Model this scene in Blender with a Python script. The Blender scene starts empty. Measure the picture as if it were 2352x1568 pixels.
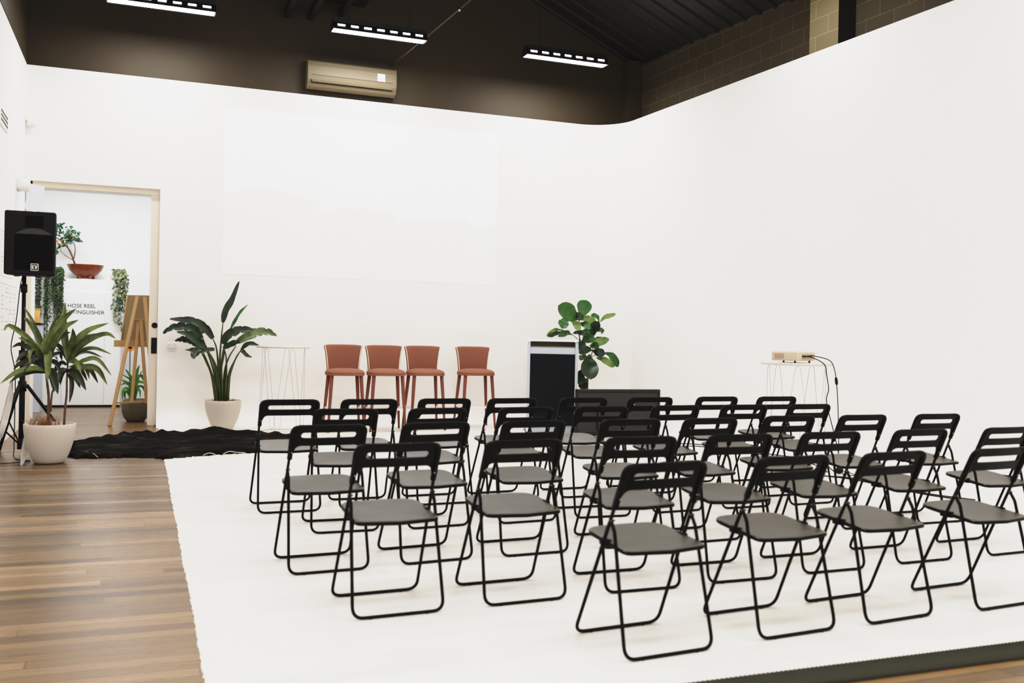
import bpy, bmesh, math, random
from mathutils import Vector, Matrix
PI = math.pi
R = math.radians
random.seed(7)
sc = bpy.context.scene
COL = sc.collection

# ---------------------------------------------------------------- camera
CAM_H, CAM_F, CAM_YAW, CAM_PITCH, CAM_ROLL = 1.24, 2222.0, R(21.02), R(-0.23), R(1.18)
_f = Vector((math.sin(CAM_YAW) * math.cos(CAM_PITCH), math.cos(CAM_YAW) * math.cos(CAM_PITCH), math.sin(CAM_PITCH)))
_r0 = Vector((math.cos(CAM_YAW), -math.sin(CAM_YAW), 0))
_u0 = _r0.cross(_f)
_r = _r0 * math.cos(CAM_ROLL) + _u0 * math.sin(CAM_ROLL)
_u = -_r0 * math.sin(CAM_ROLL) + _u0 * math.cos(CAM_ROLL)


def at(px, py, Y=None, z=None, x=None):
    """measured photo position -> point of the room at depth Y, height z or wall x"""
    d = _f * CAM_F + _r * (px - 1176) - _u * (py - 784)
    c = Vector((0, 0, CAM_H))
    if Y is not None: t = Y / d.y
    elif z is not None: t = (z - CAM_H) / d.z
    else: t = x / d.x
    return c + d * t


cam_d = bpy.data.cameras.new('camera')
cam = bpy.data.objects.new('camera', cam_d)
COL.objects.link(cam)
M3 = Matrix((_r, _u, -_f)).transposed()
cam.matrix_world = Matrix.Translation((0, 0, CAM_H)) @ M3.to_4x4()
cam_d.sensor_width = 36
cam_d.lens = 36 * CAM_F / 2352
cam_d.clip_start = 0.05
cam_d.clip_end = 200
cam_d.dof.use_dof = True
cam_d.dof.focus_distance = 11.5
cam_d.dof.aperture_fstop = 2.6
sc.camera = cam


# ---------------------------------------------------------------- materials
def s2l(c):
    c = c / 255
    return c / 12.92 if c <= 0.04045 else ((c + 0.055) / 1.055) ** 2.4


def rgb(r, g, b):
    return (s2l(r), s2l(g), s2l(b), 1)


def mat(name, col, rough=0.5, metal=0.0, emit=None, estr=0.0, spec=None, trans=0.0, var=0.0, vscale=20.0, bump=0.0, bscale=60.0, vdetail=4, stretch=None):
    m = bpy.data.materials.new(name)
    m.use_nodes = True
    nt = m.node_tree
    b = nt.nodes['Principled BSDF']
    b.inputs['Base Color'].default_value = col
    b.inputs['Roughness'].default_value = rough
    b.inputs['Metallic'].default_value = metal
    if spec is not None: b.inputs['Specular IOR Level'].default_value = spec
    if trans: b.inputs['Transmission Weight'].default_value = trans
    if emit is not None:
        b.inputs['Emission Color'].default_value = emit
        b.inputs['Emission Strength'].default_value = estr
    tc = nt.nodes.new('ShaderNodeTexCoord')
    vec = tc.outputs['Object']
    if stretch:
        mp = nt.nodes.new('ShaderNodeMapping')
        mp.inputs['Scale'].default_value = stretch
        nt.links.new(vec, mp.inputs['Vector'])
        vec = mp.outputs['Vector']
    if var:
        n = nt.nodes.new('ShaderNodeTexNoise')
        n.inputs['Scale'].default_value = vscale
        n.inputs['Detail'].default_value = vdetail
        nt.links.new(vec, n.inputs['Vector'])
        mx = nt.nodes.new('ShaderNodeMix')
        mx.data_type = 'RGBA'
        a = [max(0, c * (1 - var)) for c in col[:3]] + [1]
        bb = [min(1, c * (1 + var)) for c in col[:3]] + [1]
        mx.inputs[6].default_value = a
        mx.inputs[7].default_value = bb
        nt.links.new(n.outputs['Fac'], mx.inputs[0])
        nt.links.new(mx.outputs[2], b.inputs['Base Color'])
    if bump:
        n2 = nt.nodes.new('ShaderNodeTexNoise')
        n2.inputs['Scale'].default_value = bscale
        n2.inputs['Detail'].default_value = 3
        nt.links.new(vec, n2.inputs['Vector'])
        bp = nt.nodes.new('ShaderNodeBump')
        bp.inputs['Strength'].default_value = bump
        bp.inputs['Distance'].default_value = 0.01
        nt.links.new(n2.outputs['Fac'], bp.inputs['Height'])
        nt.links.new(bp.outputs['Normal'], b.inputs['Normal'])
    return m


def node(nt, t, **kw):
    n = nt.nodes.new(t)
    for k, v in kw.items():
        if k in n.inputs: n.inputs[k].default_value = v
        else: setattr(n, k, v)
    return n


def ramp(nt, stops):
    r = nt.nodes.new('ShaderNodeValToRGB')
    e = r.color_ramp.elements
    while len(e) < len(stops): e.new(0.5)
    for i, (p, c) in enumerate(stops):
        e[i].position = p
        e[i].color = c
    return r


def wood_floor_mat():
    m = mat('floor_boards', (1, 1, 1, 1), 0.36)
    nt = m.node_tree; b = nt.nodes['Principled BSDF']; L = nt.links.new
    tc = node(nt, 'ShaderNodeTexCoord')
    br = node(nt, 'ShaderNodeTexBrick', offset=0.0, offset_frequency=2)
    br.inputs['Scale'].default_value = 1
    br.inputs['Mortar Size'].default_value = 0.0022
    br.inputs['Mortar Smooth'].default_value = 0.1
    br.inputs['Brick Width'].default_value = 2.3
    br.inputs['Row Height'].default_value = 0.085
    br.inputs['Color1'].default_value = (0, 0, 0, 1)
    br.inputs['Color2'].default_value = (1, 1, 1, 1)
    br.inputs['Mortar'].default_value = (0.5, 0.5, 0.5, 1)
    sx = node(nt, 'ShaderNodeSeparateXYZ'); L(tc.outputs['Object'], sx.inputs[0])
    dv = node(nt, 'ShaderNodeMath', operation='DIVIDE'); L(sx.outputs['Y'], dv.inputs[0]); dv.inputs[1].default_value = 0.085
    fl_ = node(nt, 'ShaderNodeMath', operation='FLOOR'); L(dv.outputs[0], fl_.inputs[0])
    wn = node(nt, 'ShaderNodeTexWhiteNoise', noise_dimensions='1D'); L(fl_.outputs[0], wn.inputs['W'])
    ma = node(nt, 'ShaderNodeMath', operation='MULTIPLY_ADD'); L(wn.outputs['Value'], ma.inputs[0]); ma.inputs[1].default_value = 2.3; L(sx.outputs['X'], ma.inputs[2])
    cxy = node(nt, 'ShaderNodeCombineXYZ'); L(ma.outputs[0], cxy.inputs[0]); L(sx.outputs['Y'], cxy.inputs[1])
    L(cxy.outputs[0], br.inputs['Vector'])
    cr = ramp(nt, [(0.0, rgb(84, 64, 43)), (0.3, rgb(110, 86, 59)), (0.55, rgb(123, 99, 62)), (0.8, rgb(133, 107, 74)), (1.0, rgb(156, 128, 95))])
    L(br.outputs['Color'], cr.inputs['Fac'])
    mp = node(nt, 'ShaderNodeMapping'); mp.inputs['Scale'].default_value = (1.2, 34, 1)
    L(tc.outputs['Object'], mp.inputs['Vector'])
    gr = node(nt, 'ShaderNodeTexNoise', Scale=3.0, Detail=6.0)
    L(mp.outputs['Vector'], gr.inputs['Vector'])
    grr = ramp(nt, [(0.3, (0.66, 0.64, 0.62, 1)), (0.7, (1.15, 1.13, 1.1, 1))])
    L(gr.outputs['Fac'], grr.inputs['Fac'])
    mx = node(nt, 'ShaderNodeMix', data_type='RGBA', blend_type='MULTIPLY'); mx.inputs[0].default_value = 0.8
    L(cr.outputs['Color'], mx.inputs[6]); L(grr.outputs['Color'], mx.inputs[7])
    # worn pale specks
    sp = node(nt, 'ShaderNodeTexNoise', Scale=16.0, Detail=8.0, Roughness=0.75)
    L(tc.outputs['Object'], sp.inputs['Vector'])
    spr = ramp(nt, [(0.69, (0, 0, 0, 1)), (0.74, (1, 1, 1, 1))])
    L(sp.outputs['Fac'], spr.inputs['Fac'])
    m2 = node(nt, 'ShaderNodeMix', data_type='RGBA')
    L(spr.outputs['Color'], m2.inputs[0]); L(mx.outputs[2], m2.inputs[6]); m2.inputs[7].default_value = rgb(196, 176, 150)
    m3 = node(nt, 'ShaderNodeMix', data_type='RGBA')
    L(br.outputs['Fac'], m3.inputs[0]); L(m2.outputs[2], m3.inputs[6]); m3.inputs[7].default_value = rgb(58, 42, 30)
    L(m3.outputs[2], b.inputs['Base Color'])
    rr = node(nt, 'ShaderNodeMapRange'); rr.inputs['To Min'].default_value = 0.2; rr.inputs['To Max'].default_value = 0.38
    L(gr.outputs['Fac'], rr.inputs['Value']); L(rr.outputs['Result'], b.inputs['Roughness'])
    bp = node(nt, 'ShaderNodeBump', Strength=0.12, Distance=0.004)
    L(gr.outputs['Fac'], bp.inputs['Height']); L(bp.outputs['Normal'], b.inputs['Normal'])
    return m


def painted_floor_mat():
    m = mat('white_floor_paint', (1, 1, 1, 1), 0.4)
    nt = m.node_tree; b = nt.nodes['Principled BSDF']; L = nt.links.new
    tc = node(nt, 'ShaderNodeTexCoord')
    mp = node(nt, 'ShaderNodeMapping'); mp.inputs['Scale'].default_value = (0.55, 1.6, 1)
    L(tc.outputs['Object'], mp.inputs['Vector'])
    n = node(nt, 'ShaderNodeTexNoise', Scale=2.2, Detail=5.0, Roughness=0.6)
    L(mp.outputs['Vector'], n.inputs['Vector'])
    cr = ramp(nt, [(0.3, rgb(226, 220, 214)), (0.5, rgb(238, 234, 228)), (0.72, rgb(241, 236, 222))])
    L(n.outputs['Fac'], cr.inputs['Fac'])
    L(cr.outputs['Color'], b.inputs['Base Color'])
    rr = node(nt, 'ShaderNodeMapRange'); rr.inputs['To Min'].default_value = 0.3; rr.inputs['To Max'].default_value = 0.55
    L(n.outputs['Fac'], rr.inputs['Value']); L(rr.outputs['Result'], b.inputs['Roughness'])
    return m


def brick_mat(name, base, mort, bw=0.4, rh=0.2):
    m = mat(name, base, 0.75)
    nt = m.node_tree; b = nt.nodes['Principled BSDF']; L = nt.links.new
    tc = node(nt, 'ShaderNodeTexCoord')
    sx = node(nt, 'ShaderNodeSeparateXYZ'); L(tc.outputs['Object'], sx.inputs[0])
    ad = node(nt, 'ShaderNodeMath', operation='ADD'); L(sx.outputs['X'], ad.inputs[0]); L(sx.outputs['Y'], ad.inputs[1])
    cx = node(nt, 'ShaderNodeCombineXYZ'); L(ad.outputs[0], cx.inputs[0]); L(sx.outputs['Z'], cx.inputs[1])
    br = node(nt, 'ShaderNodeTexBrick', offset=0.5)
    br.inputs['Scale'].default_value = 1
    br.inputs['Brick Width'].default_value = bw
    br.inputs['Row Height'].default_value = rh
    br.inputs['Mortar Size'].default_value = 0.006
    br.inputs['Mortar Smooth'].default_value = 0.4
    dk = tuple(c * 0.86 for c in base[:3]) + (1,)
    br.inputs['Color1'].default_value = base
    br.inputs['Color2'].default_value = dk
    br.inputs['Mortar'].default_value = mort
    L(cx.outputs[0], br.inputs['Vector'])
    L(br.outputs['Color'], b.inputs['Base Color'])
    n = node(nt, 'ShaderNodeTexNoise', Scale=45.0, Detail=4.0); L(tc.outputs['Object'], n.inputs['Vector'])
    mm = node(nt, 'ShaderNodeMath', operation='MULTIPLY_ADD'); L(br.outputs['Fac'], mm.inputs[0]); mm.inputs[1].default_value = -1.5; L(n.outputs['Fac'], mm.inputs[2])
    bp = node(nt, 'ShaderNodeBump', Strength=0.5, Distance=0.006); L(mm.outputs[0], bp.inputs['Height']); L(bp.outputs['Normal'], b.inputs['Normal'])
    return m


def picture_mat():
    """the pale projected landscape: sky above, blurred tree masses and a low fence line"""
    m = mat('projected_landscape', (1, 1, 1, 1), 0.8)
    nt = m.node_tree; b = nt.nodes['Principled BSDF']; L = nt.links.new
    tc = node(nt, 'ShaderNodeTexCoord')
    sx = node(nt, 'ShaderNodeSeparateXYZ'); L(tc.outputs['Generated'], sx.inputs[0])
    mp = node(nt, 'ShaderNodeMapping'); mp.inputs['Scale'].default_value = (4.2, 1, 2.6)
    L(tc.outputs['Generated'], mp.inputs['Vector'])
    n = node(nt, 'ShaderNodeTexNoise', Scale=1.0, Detail=5.0, Roughness=0.55); L(mp.outputs['Vector'], n.inputs['Vector'])
    # tree mass strength by height: peak near v=.42
    v1 = node(nt, 'ShaderNodeMapRange'); v1.inputs['From Min'].default_value = 0.72; v1.inputs['From Max'].default_value = 0.5
    v1.inputs['To Min'].default_value = -0.5; v1.inputs['To Max'].default_value = 0.12
    vx = node(nt, 'ShaderNodeMath', operation='MULTIPLY_ADD'); L(sx.outputs['X'], vx.inputs[0]); vx.inputs[1].default_value = 0.16; L(sx.outputs['Z'], vx.inputs[2])
    L(vx.outputs[0], v1.inputs['Value'])
    su = node(nt, 'ShaderNodeMath', operation='ADD'); L(n.outputs['Fac'], su.inputs[0]); L(v1.outputs['Result'], su.inputs[1])
    msk = ramp(nt, [(0.5, (0, 0, 0, 1)), (0.56, (1, 1, 1, 1))]); L(su.outputs[0], msk.inputs['Fac'])
    low = node(nt, 'ShaderNodeMapRange'); low.inputs['From Min'].default_value = 0.18; low.inputs['From Max'].default_value = 0.42
    L(sx.outputs['Z'], low.inputs['Value'])
    sky = node(nt, 'ShaderNodeMix', data_type='RGBA'); L(low.outputs['Result'], sky.inputs[0])
    sky.inputs[6].default_value = rgb(233, 234, 235); sky.inputs[7].default_value = rgb(246, 248, 250)
    warm = node(nt, 'ShaderNodeMix', data_type='RGBA'); L(sx.outputs['X'], warm.inputs[0])
    warm.inputs[6].default_value = rgb(236, 227, 219); warm.inputs[7].default_value = rgb(226, 226, 227)
    mx = node(nt, 'ShaderNodeMix', data_type='RGBA'); L(msk.outputs['Color'], mx.inputs[0]); L(sky.outputs[2], mx.inputs[6]); L(warm.outputs[2], mx.inputs[7])
    L(mx.outputs[2], b.inputs['Base Color'])
    L(mx.outputs[2], b.inputs['Emission Color']); b.inputs['Emission Strength'].default_value = 0.22
    return m


def hide_mat():
    m = mat('dark_hide', rgb(20, 16, 13), 0.8, spec=0.04)
    nt = m.node_tree; b = nt.nodes['Principled BSDF']; L = nt.links.new
    tc = node(nt, 'ShaderNodeTexCoord')
    mp = node(nt, 'ShaderNodeMapping'); mp.inputs['Scale'].default_value = (0.9, 2.0, 1); mp.inputs['Rotation'].default_value = (0, 0, 0.25)
    L(tc.outputs['Object'], mp.inputs['Vector'])
    n = node(nt, 'ShaderNodeTexNoise', Scale=2.6, Detail=9.0, Roughness=0.68, Distortion=0.6); L(mp.outputs['Vector'], n.inputs['Vector'])
    cr = ramp(nt, [(0.40, rgb(8, 8, 9)), (0.5, rgb(23, 20, 18)), (0.58, rgb(44, 37, 30)), (0.68, rgb(74, 70, 66))]); L(n.outputs['Fac'], cr.inputs['Fac'])
    L(cr.outputs['Color'], b.inputs['Base Color'])
    n2 = node(nt, 'ShaderNodeTexNoise', Scale=9.0, Detail=8.0, Roughness=0.7); L(mp.outputs['Vector'], n2.inputs['Vector'])
    bp = node(nt, 'ShaderNodeBump', Strength=1.0, Distance=0.03); L(n2.outputs['Fac'], bp.inputs['Height']); L(bp.outputs['Normal'], b.inputs['Normal'])
    return m


M = {}
M['white'] = mat('white_wall_paint', rgb(244, 241, 238), 0.7, var=0.015, vscale=1.5)
M['white_cool'] = mat('white_wall_paint_cool', rgb(238, 240, 241), 0.7, var=0.01, vscale=1.5)
M['dark_wall'] = mat('charcoal_wall_paint', rgb(64, 54, 36), 0.55, var=0.06, vscale=6)
M['roof'] = mat('dark_roof_sheet', rgb(27, 25, 21), 0.5)
M['roof_dk'] = mat('black_roof_steel', rgb(20, 20, 19), 0.6)
M['brick'] = brick_mat('dark_painted_block', rgb(78, 69, 51), rgb(106, 96, 73))
M['brick_lt'] = brick_mat('pale_painted_block', rgb(120, 110, 86), rgb(145, 135, 108))
M['wood_floor'] = wood_floor_mat()
M['paint_floor'] = painted_floor_mat()
M['beige_trim'] = mat('beige_trim', rgb(224, 216, 202), 0.6)
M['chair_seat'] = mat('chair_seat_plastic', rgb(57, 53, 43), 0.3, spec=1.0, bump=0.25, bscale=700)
M['chair_back'] = mat('chair_back_plastic', rgb(10, 10, 9), 0.38, spec=0.12)
M['chair_tube'] = mat('chair_tube_enamel', rgb(8, 8, 10), 0.35, spec=0.1)
M['steel'] = mat('bright_steel', rgb(190, 188, 180), 0.3, metal=1.0)
M['black'] = mat('black_plastic', rgb(12, 12, 13), 0.5, spec=0.25)
M['black_cloth'] = mat('speaker_mesh', rgb(7, 7, 8), 0.7, spec=0.1, bump=0.4, bscale=900)
M['black_soft'] = mat('black_textured_shell', rgb(20, 18, 18), 0.6, spec=0.25, bump=0.3, bscale=400)
M['mat'] = mat('ribbed_mat_rubber', rgb(66, 66, 50), 0.8)
M['pin'] = mat('dull_pin', rgb(96, 92, 80), 0.35, metal=1.0)
M['rubber'] = mat('black_rubber', rgb(50, 49, 40), 0.7)
M['pot'] = mat('speckled_white_pot', rgb(206, 199, 189), 0.8, var=0.13, vscale=170, bump=0.25, bscale=170)
M['pot_grey'] = mat('grey_stone_pot', rgb(104, 98, 84), 0.8, var=0.16, vscale=9, bump=0.4, bscale=60)
M['fibre'] = mat('coir_fibre', rgb(150, 108, 66), 0.95, var=0.25, vscale=90)
M['soil'] = mat('potting_soil', rgb(70, 48, 34), 0.95, var=0.3, vscale=60)
M['stem'] = mat('plant_stem', rgb(102, 76, 62), 0.8, var=0.2, vscale=60)
M['stem_green'] = mat('green_stalk', rgb(66, 78, 36), 0.5, var=0.2, vscale=14)
M['terracotta'] = mat('terracotta_velvet', rgb(142, 97, 81), 0.85, var=0.08, vscale=160, bump=0.1, bscale=300)
M['terracotta_leg'] = mat('terracotta_leg', rgb(124, 76, 60), 0.7, var=0.06, vscale=90)
M['cream'] = mat('cream_piping', rgb(236, 224, 204), 0.7)
M['wire_white'] = mat('white_wire', rgb(188, 178, 176), 0.45)
M['white_enamel'] = mat('white_enamel', rgb(240, 236, 233), 0.35)
M['table_white'] = mat('white_table_paint', rgb(216, 208, 204), 0.4)
M['lam'] = mat('grey_laminate', rgb(186, 194, 206), 0.45)
M['lam_white'] = mat('white_laminate', rgb(240, 238, 234), 0.4)
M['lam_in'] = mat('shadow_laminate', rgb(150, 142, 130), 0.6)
M['panel_navy'] = mat('black_navy_panel', rgb(20, 24, 29), 0.6, spec=0.15)
M['tv'] = mat('tv_back_plastic', rgb(44, 44, 42), 0.45)
M['tv_dark'] = mat('tv_dark_plastic', rgb(22, 22, 22), 0.5)
M['hide'] = hide_mat()
M['hide_edge'] = mat('pale_hide_edge', rgb(205, 190, 165), 0.8)
M['ac'] = mat('ac_shell', rgb(112, 102, 80), 0.45)
M['ac_dk'] = mat('ac_slot', rgb(46, 44, 38), 0.6)
M['sticker'] = mat('white_sticker', rgb(252, 252, 250), 0.6, emit=(1, 1, 1, 1), estr=0.35)  # plain white label given a slight glow of its own; no lamp
M['lamp_glow'] = mat('lamp_glow', (1, 1, 1, 1), 0.5, emit=(1.0, 0.93, 1.0, 1), estr=7.0)
M['tube_glow'] = mat('tube_glow', (1, 1, 1, 1), 0.5, emit=(0.86, 0.72, 1.0, 1), estr=4.0)
M['lamp_body'] = mat('black_lamp_body', rgb(17, 18, 19), 0.4)
M['easel'] = mat('pale_pine', rgb(172, 140, 100), 0.6, var=0.1, vscale=18, stretch=(1, 1, 0.15))
M['board'] = mat('brown_board', rgb(150, 134, 106), 0.8, var=0.06, vscale=120)
M['bowl'] = mat('rust_glazed_bowl', rgb(124, 66, 34), 0.35, var=0.22, vscale=28)
M['orange'] = mat('orange_fruit', rgb(206, 136, 56), 0.5)
M['box_wood'] = mat('honey_wood', rgb(214, 166, 96), 0.6)
M['lettering'] = mat('black_lettering', rgb(30, 30, 30), 0.6)
M['paper'] = mat('printed_paper', rgb(240, 238, 236), 0.8)
M['ink'] = mat('pale_ink', rgb(196, 190, 190), 0.8)
M['acrylic'] = mat('clear_acrylic', rgb(226, 234, 248), 0.25)
M['plastic_wrap'] = mat('grey_plastic_film', rgb(206, 200, 196), 0.35, bump=0.6, bscale=40)
M['door_leaf'] = mat('door_leaf_paint', rgb(222, 214, 202), 0.6)
M['projector'] = mat('projector_shell', rgb(198, 184, 164), 0.4)
M['vent'] = mat('beige_vent', rgb(168, 148, 128), 0.6)
M['glass'] = mat('clear_glass', (1, 1, 1, 1), 0.02, trans=1.0)
M['picture'] = picture_mat()


def leaf_mat(name, c1, c2, rough=0.4):
    m = mat(name, c1, rough)
    nt = m.node_tree; b = nt.nodes['Principled BSDF']; L = nt.links.new
    tc = node(nt, 'ShaderNodeTexCoord')
    n = node(nt, 'ShaderNodeTexNoise', Scale=7.0, Detail=3.0); L(tc.outputs['Object'], n.inputs['Vector'])
    cr = ramp(nt, [(0.35, c1), (0.65, c2)]); L(n.outputs['Fac'], cr.inputs['Fac'])
    L(cr.outputs['Color'], b.inputs['Base Color'])
    b.inputs['Subsurface Weight'].default_value = 0.0
    return m


M['leaf_cord'] = leaf_mat('cordyline_leaf', rgb(62, 78, 38), rgb(118, 128, 76))
M['leaf_cord_dk'] = leaf_mat('cordyline_leaf_dark', rgb(30, 38, 26), rgb(62, 68, 46))
M['leaf_str'] = leaf_mat('strelitzia_leaf', rgb(24, 40, 27), rgb(48, 68, 38))
M['leaf_str_lt'] = leaf_mat('strelitzia_leaf_pale', rgb(62, 80, 44), rgb(108, 122, 82))
M['leaf_fig'] = leaf_mat('fig_leaf', rgb(36, 76, 34), rgb(62, 108, 44))
M['leaf_fig_dk'] = leaf_mat('fig_leaf_dark', rgb(24, 46, 28), rgb(38, 66, 34))
M['leaf_fig_lt'] = leaf_mat('fig_leaf_pale', rgb(82, 112, 50), rgb(122, 144, 76))
M['leaf_pot'] = leaf_mat('strap_leaf', rgb(56, 104, 44), rgb(96, 146, 62))
M['leaf_hang'] = leaf_mat('trailing_leaf', rgb(34, 56, 30), rgb(70, 92, 54))
M['leaf_vine'] = leaf_mat('vine_leaf', rgb(50, 70, 46), rgb(128, 138, 102))
M['leaf_citrus'] = leaf_mat('citrus_leaf', rgb(40, 76, 60), rgb(84, 124, 104))


# ---------------------------------------------------------------- geometry helpers
class MB:
    def __init__(s):
        s.v = []; s.f = []; s.sm = []

    def add(s, vs, fs, smooth=False):
        o = len(s.v)
        s.v += [Vector(p) for p in vs]
        for f in fs:
            s.f.append([i + o for i in f]); s.sm.append(smooth)
        return s

    def box(s, c, d, rz=0.0, rot=None, bev=0.0):
        """box of size d centred at c"""
        x, y, z = d[0] / 2, d[1] / 2, d[2] / 2
        m = rot if rot is not None else Matrix.Rotation(rz, 3, 'Z')
        c = Vector(c)
        if bev <= 0:
            vs = [Vector((i, j, k)) for k in (-z, z) for i, j in ((-x, -y), (x, -y), (x, y), (-x, y))]
            fs = [(3, 2, 1, 0), (4, 5, 6, 7), (0, 1, 5, 4), (1, 2, 6, 5), (2, 3, 7, 6), (3, 0, 4, 7)]
            return s.add([c + m @ p for p in vs], fs)
        bm = bmesh.new()
        bmesh.ops.create_cube(bm, size=1.0)
        for v in bm.verts: v.co = Vector((v.co.x * d[0], v.co.y * d[1], v.co.z * d[2]))
        bmesh.ops.bevel(bm, geom=list(bm.edges), offset=bev, segments=3, profile=0.5, affect='EDGES')
        bm.verts.index_update()
        s.add([c + m @ v.co for v in bm.verts], [[v.index for v in f.verts] for f in bm.faces], True)
        bm.free()
        return s

    def tube(s, pts, r, n=8, closed=False, cap=True, rr=None, flat=1.0):
        pts = [Vector(p) for p in pts]
        N = len(pts)
        rings = []
        up = None
        for i in range(N):
            if closed: t = pts[(i + 1) % N] - pts[i - 1]
            else: t = pts[min(i + 1, N - 1)] - pts[max(i - 1, 0)]
            t.normalize()
            if up is None:
                a = Vector((0, 0, 1)) if abs(t.z) < 0.9 else Vector((1, 0, 0))
                up = (a - t * a.dot(t)).normalized()
            else:
                up = up - t * up.dot(t)
                if up.length < 1e-6: up = t.orthogonal()
                up.normalize()
            sd = t.cross(up)
            q = rr[i] if rr else r
            rings.append([pts[i] + (up * math.cos(2 * PI * k / n) + sd * math.sin(2 * PI * k / n) * flat) * q for k in range(n)])
        vs = [p for g in rings for p in g]
        fs = []
        for i in range(N if closed else N - 1):
            j = (i + 1) % N
            for k in range(n):
                l = (k + 1) % n
                fs.append((i * n + k, i * n + l, j * n + l, j * n + k))
        s.add(vs, fs, True)
        if cap and not closed:
            s.add(rings[0], [tuple(range(n))[::-1]]); s.add(rings[-1], [tuple(range(n))])
        return s

    def lathe(s, prof, c=(0, 0, 0), n=40, smooth=True):
        c = Vector(c)
        vs = []
        for r, z in prof:
            for k in range(n):
                a = 2 * PI * k / n
                vs.append(c + Vector((r * math.cos(a), r * math.sin(a), z)))
        fs = []
        for i in range(len(prof) - 1):
            for k in range(n):
                l = (k + 1) % n
                fs.append((i * n + k, i * n + l, (i + 1) * n + l, (i + 1) * n + k))
        return s.add(vs, fs, smooth)

    def prism(s, poly, a, b, axis='y', xf=None):
        """closed polygon (2D) extruded from a to b along axis"""
        n = len(poly)
        def P(p, t):
            if axis == 'y': q = Vector((p[0], t, p[1]))
            elif axis == 'x': q = Vector((t, p[0], p[1]))
            else: q = Vector((p[0], p[1], t))
            return xf @ q if xf is not None else q
        vs = [P(p, a) for p in poly] + [P(p, b) for p in poly]
        fs = [tuple(range(n)), tuple(range(2 * n - 1, n - 1, -1))]
        for i in range(n):
            j = (i + 1) % n
            fs.append((i, i + n, j + n, j))
        return s.add(vs, fs)

    def sheet(s, rows, smooth=True, flip=False):
        n = len(rows[0])
        vs = [p for r in rows for p in r]
        fs = []
        for i in range(len(rows) - 1):
            for k in range(n - 1):
                q = (i * n + k, i * n + k + 1, (i + 1) * n + k + 1, (i + 1) * n + k)
                fs.append(q[::-1] if flip else q)
        return s.add(vs, fs, smooth)

    def ball(s, c, r, n=12, sq=(1, 1, 1)):
        c = Vector(c); m = n // 2
        vs = []; fs = []
        for i in range(m + 1):
            t = PI * i / m
            for k in range(n):
                a = 2 * PI * k / n
                vs.append(c + Vector((r * sq[0] * math.sin(t) * math.cos(a), r * sq[1] * math.sin(t) * math.sin(a), r * sq[2] * math.cos(t))))
        for i in range(m):
            for k in range(n):
                l = (k + 1) % n
                fs.append((i * n + k, (i + 1) * n + k, (i + 1) * n + l, i * n + l))
        return s.add(vs, fs, True)

    def build(s, name, m, parent=None, recalc=True, solid=0.0):
        me = bpy.data.meshes.new(name)
        me.from_pydata([tuple(p) for p in s.v], [], s.f)
        me.polygons.foreach_set('use_smooth', s.sm)
        bm = bmesh.new(); bm.from_mesh(me)
        bmesh.ops.remove_doubles(bm, verts=bm.verts, dist=1e-5)
        if recalc: bmesh.ops.recalc_face_normals(bm, faces=bm.faces)
        if solid:
            bmesh.ops.solidify(bm, geom=list(bm.faces), thickness=solid)
        bm.to_mesh(me); bm.free()
        me.materials.append(m)
        o = bpy.data.objects.new(name, me)
        COL.objects.link(o)
        if parent is not None: o.parent = parent
        return o


def tag(o, label, cat, group=None, kind=None):
    o['label'] = label; o['category'] = cat
    if group: o['group'] = group
    if kind: o['kind'] = kind
    return o


def thing(name, label, cat, loc=(0, 0, 0), rz=0.0, group=None):
    o = bpy.data.objects.new(name, None)
    o.empty_display_size = 0.1
    COL.objects.link(o)
    o.location = loc; o.rotation_euler = (0, 0, rz)
    return tag(o, label, cat, group)


def struct(o):
    o['kind'] = 'structure'
    return o


def dup(root, loc, rz, label, group=None):
    kids = [c for c in bpy.data.objects if c.parent == root]
    r = root.copy(); COL.objects.link(r)
    r.location = loc; r.rotation_euler = (0, 0, rz)
    r['label'] = label
    if group: r['group'] = group
    for ch in kids:
        c = ch.copy(); COL.objects.link(c); c.parent = r
        for g in [k for k in bpy.data.objects if k.parent == ch]:
            d = g.copy(); COL.objects.link(d); d.parent = c
    return r


def smooth_path(pts, n=8):
    """Catmull-Rom through pts"""
    P = [Vector(p) for p in pts]
    P = [P[0] * 2 - P[1]] + P + [P[-1] * 2 - P[-2]]
    out = []
    for i in range(1, len(P) - 2):
        a, b, c, d = P[i - 1], P[i], P[i + 1], P[i + 2]
        for k in range(n):
            t = k / n
            out.append(0.5 * ((2 * b) + (c - a) * t + (2 * a - 5 * b + 4 * c - d) * t * t + (3 * b - a - 3 * c + d) * t ** 3))
    out.append(P[-2])
    return out


def round_corner_path(pts, r, n=6):
    """polyline with filleted corners"""
    P = [Vector(p) for p in pts]
    out = [P[0]]
    for i in range(1, len(P) - 1):
        a = (P[i - 1] - P[i]).normalized(); b = (P[i + 1] - P[i]).normalized()
        ang = a.angle(b)
        t = min(r / math.tan(ang / 2), (P[i - 1] - P[i]).length * 0.49, (P[i + 1] - P[i]).length * 0.49)
        A = P[i] + a * t; B = P[i] + b * t
        for k in range(n + 1):
            q = k / n
            out.append(A * (1 - q) ** 2 + P[i] * 2 * q * (1 - q) + B * q * q)
    out.append(P[-1])
    return out


# ================================================================ THE SETTING
YB = 13.30          # white back wall
ZT = 4.48           # top of the white walls
XL = -1.362         # left wall
DX = 0.208          # right edge of the doorway
DZ = 3.06           # head of the doorway

m = MB()
m.box((3.0, 7.0, -0.053), (16, 24, 0.1))
struct(m.build('floor', M['wood_floor']))

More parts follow.
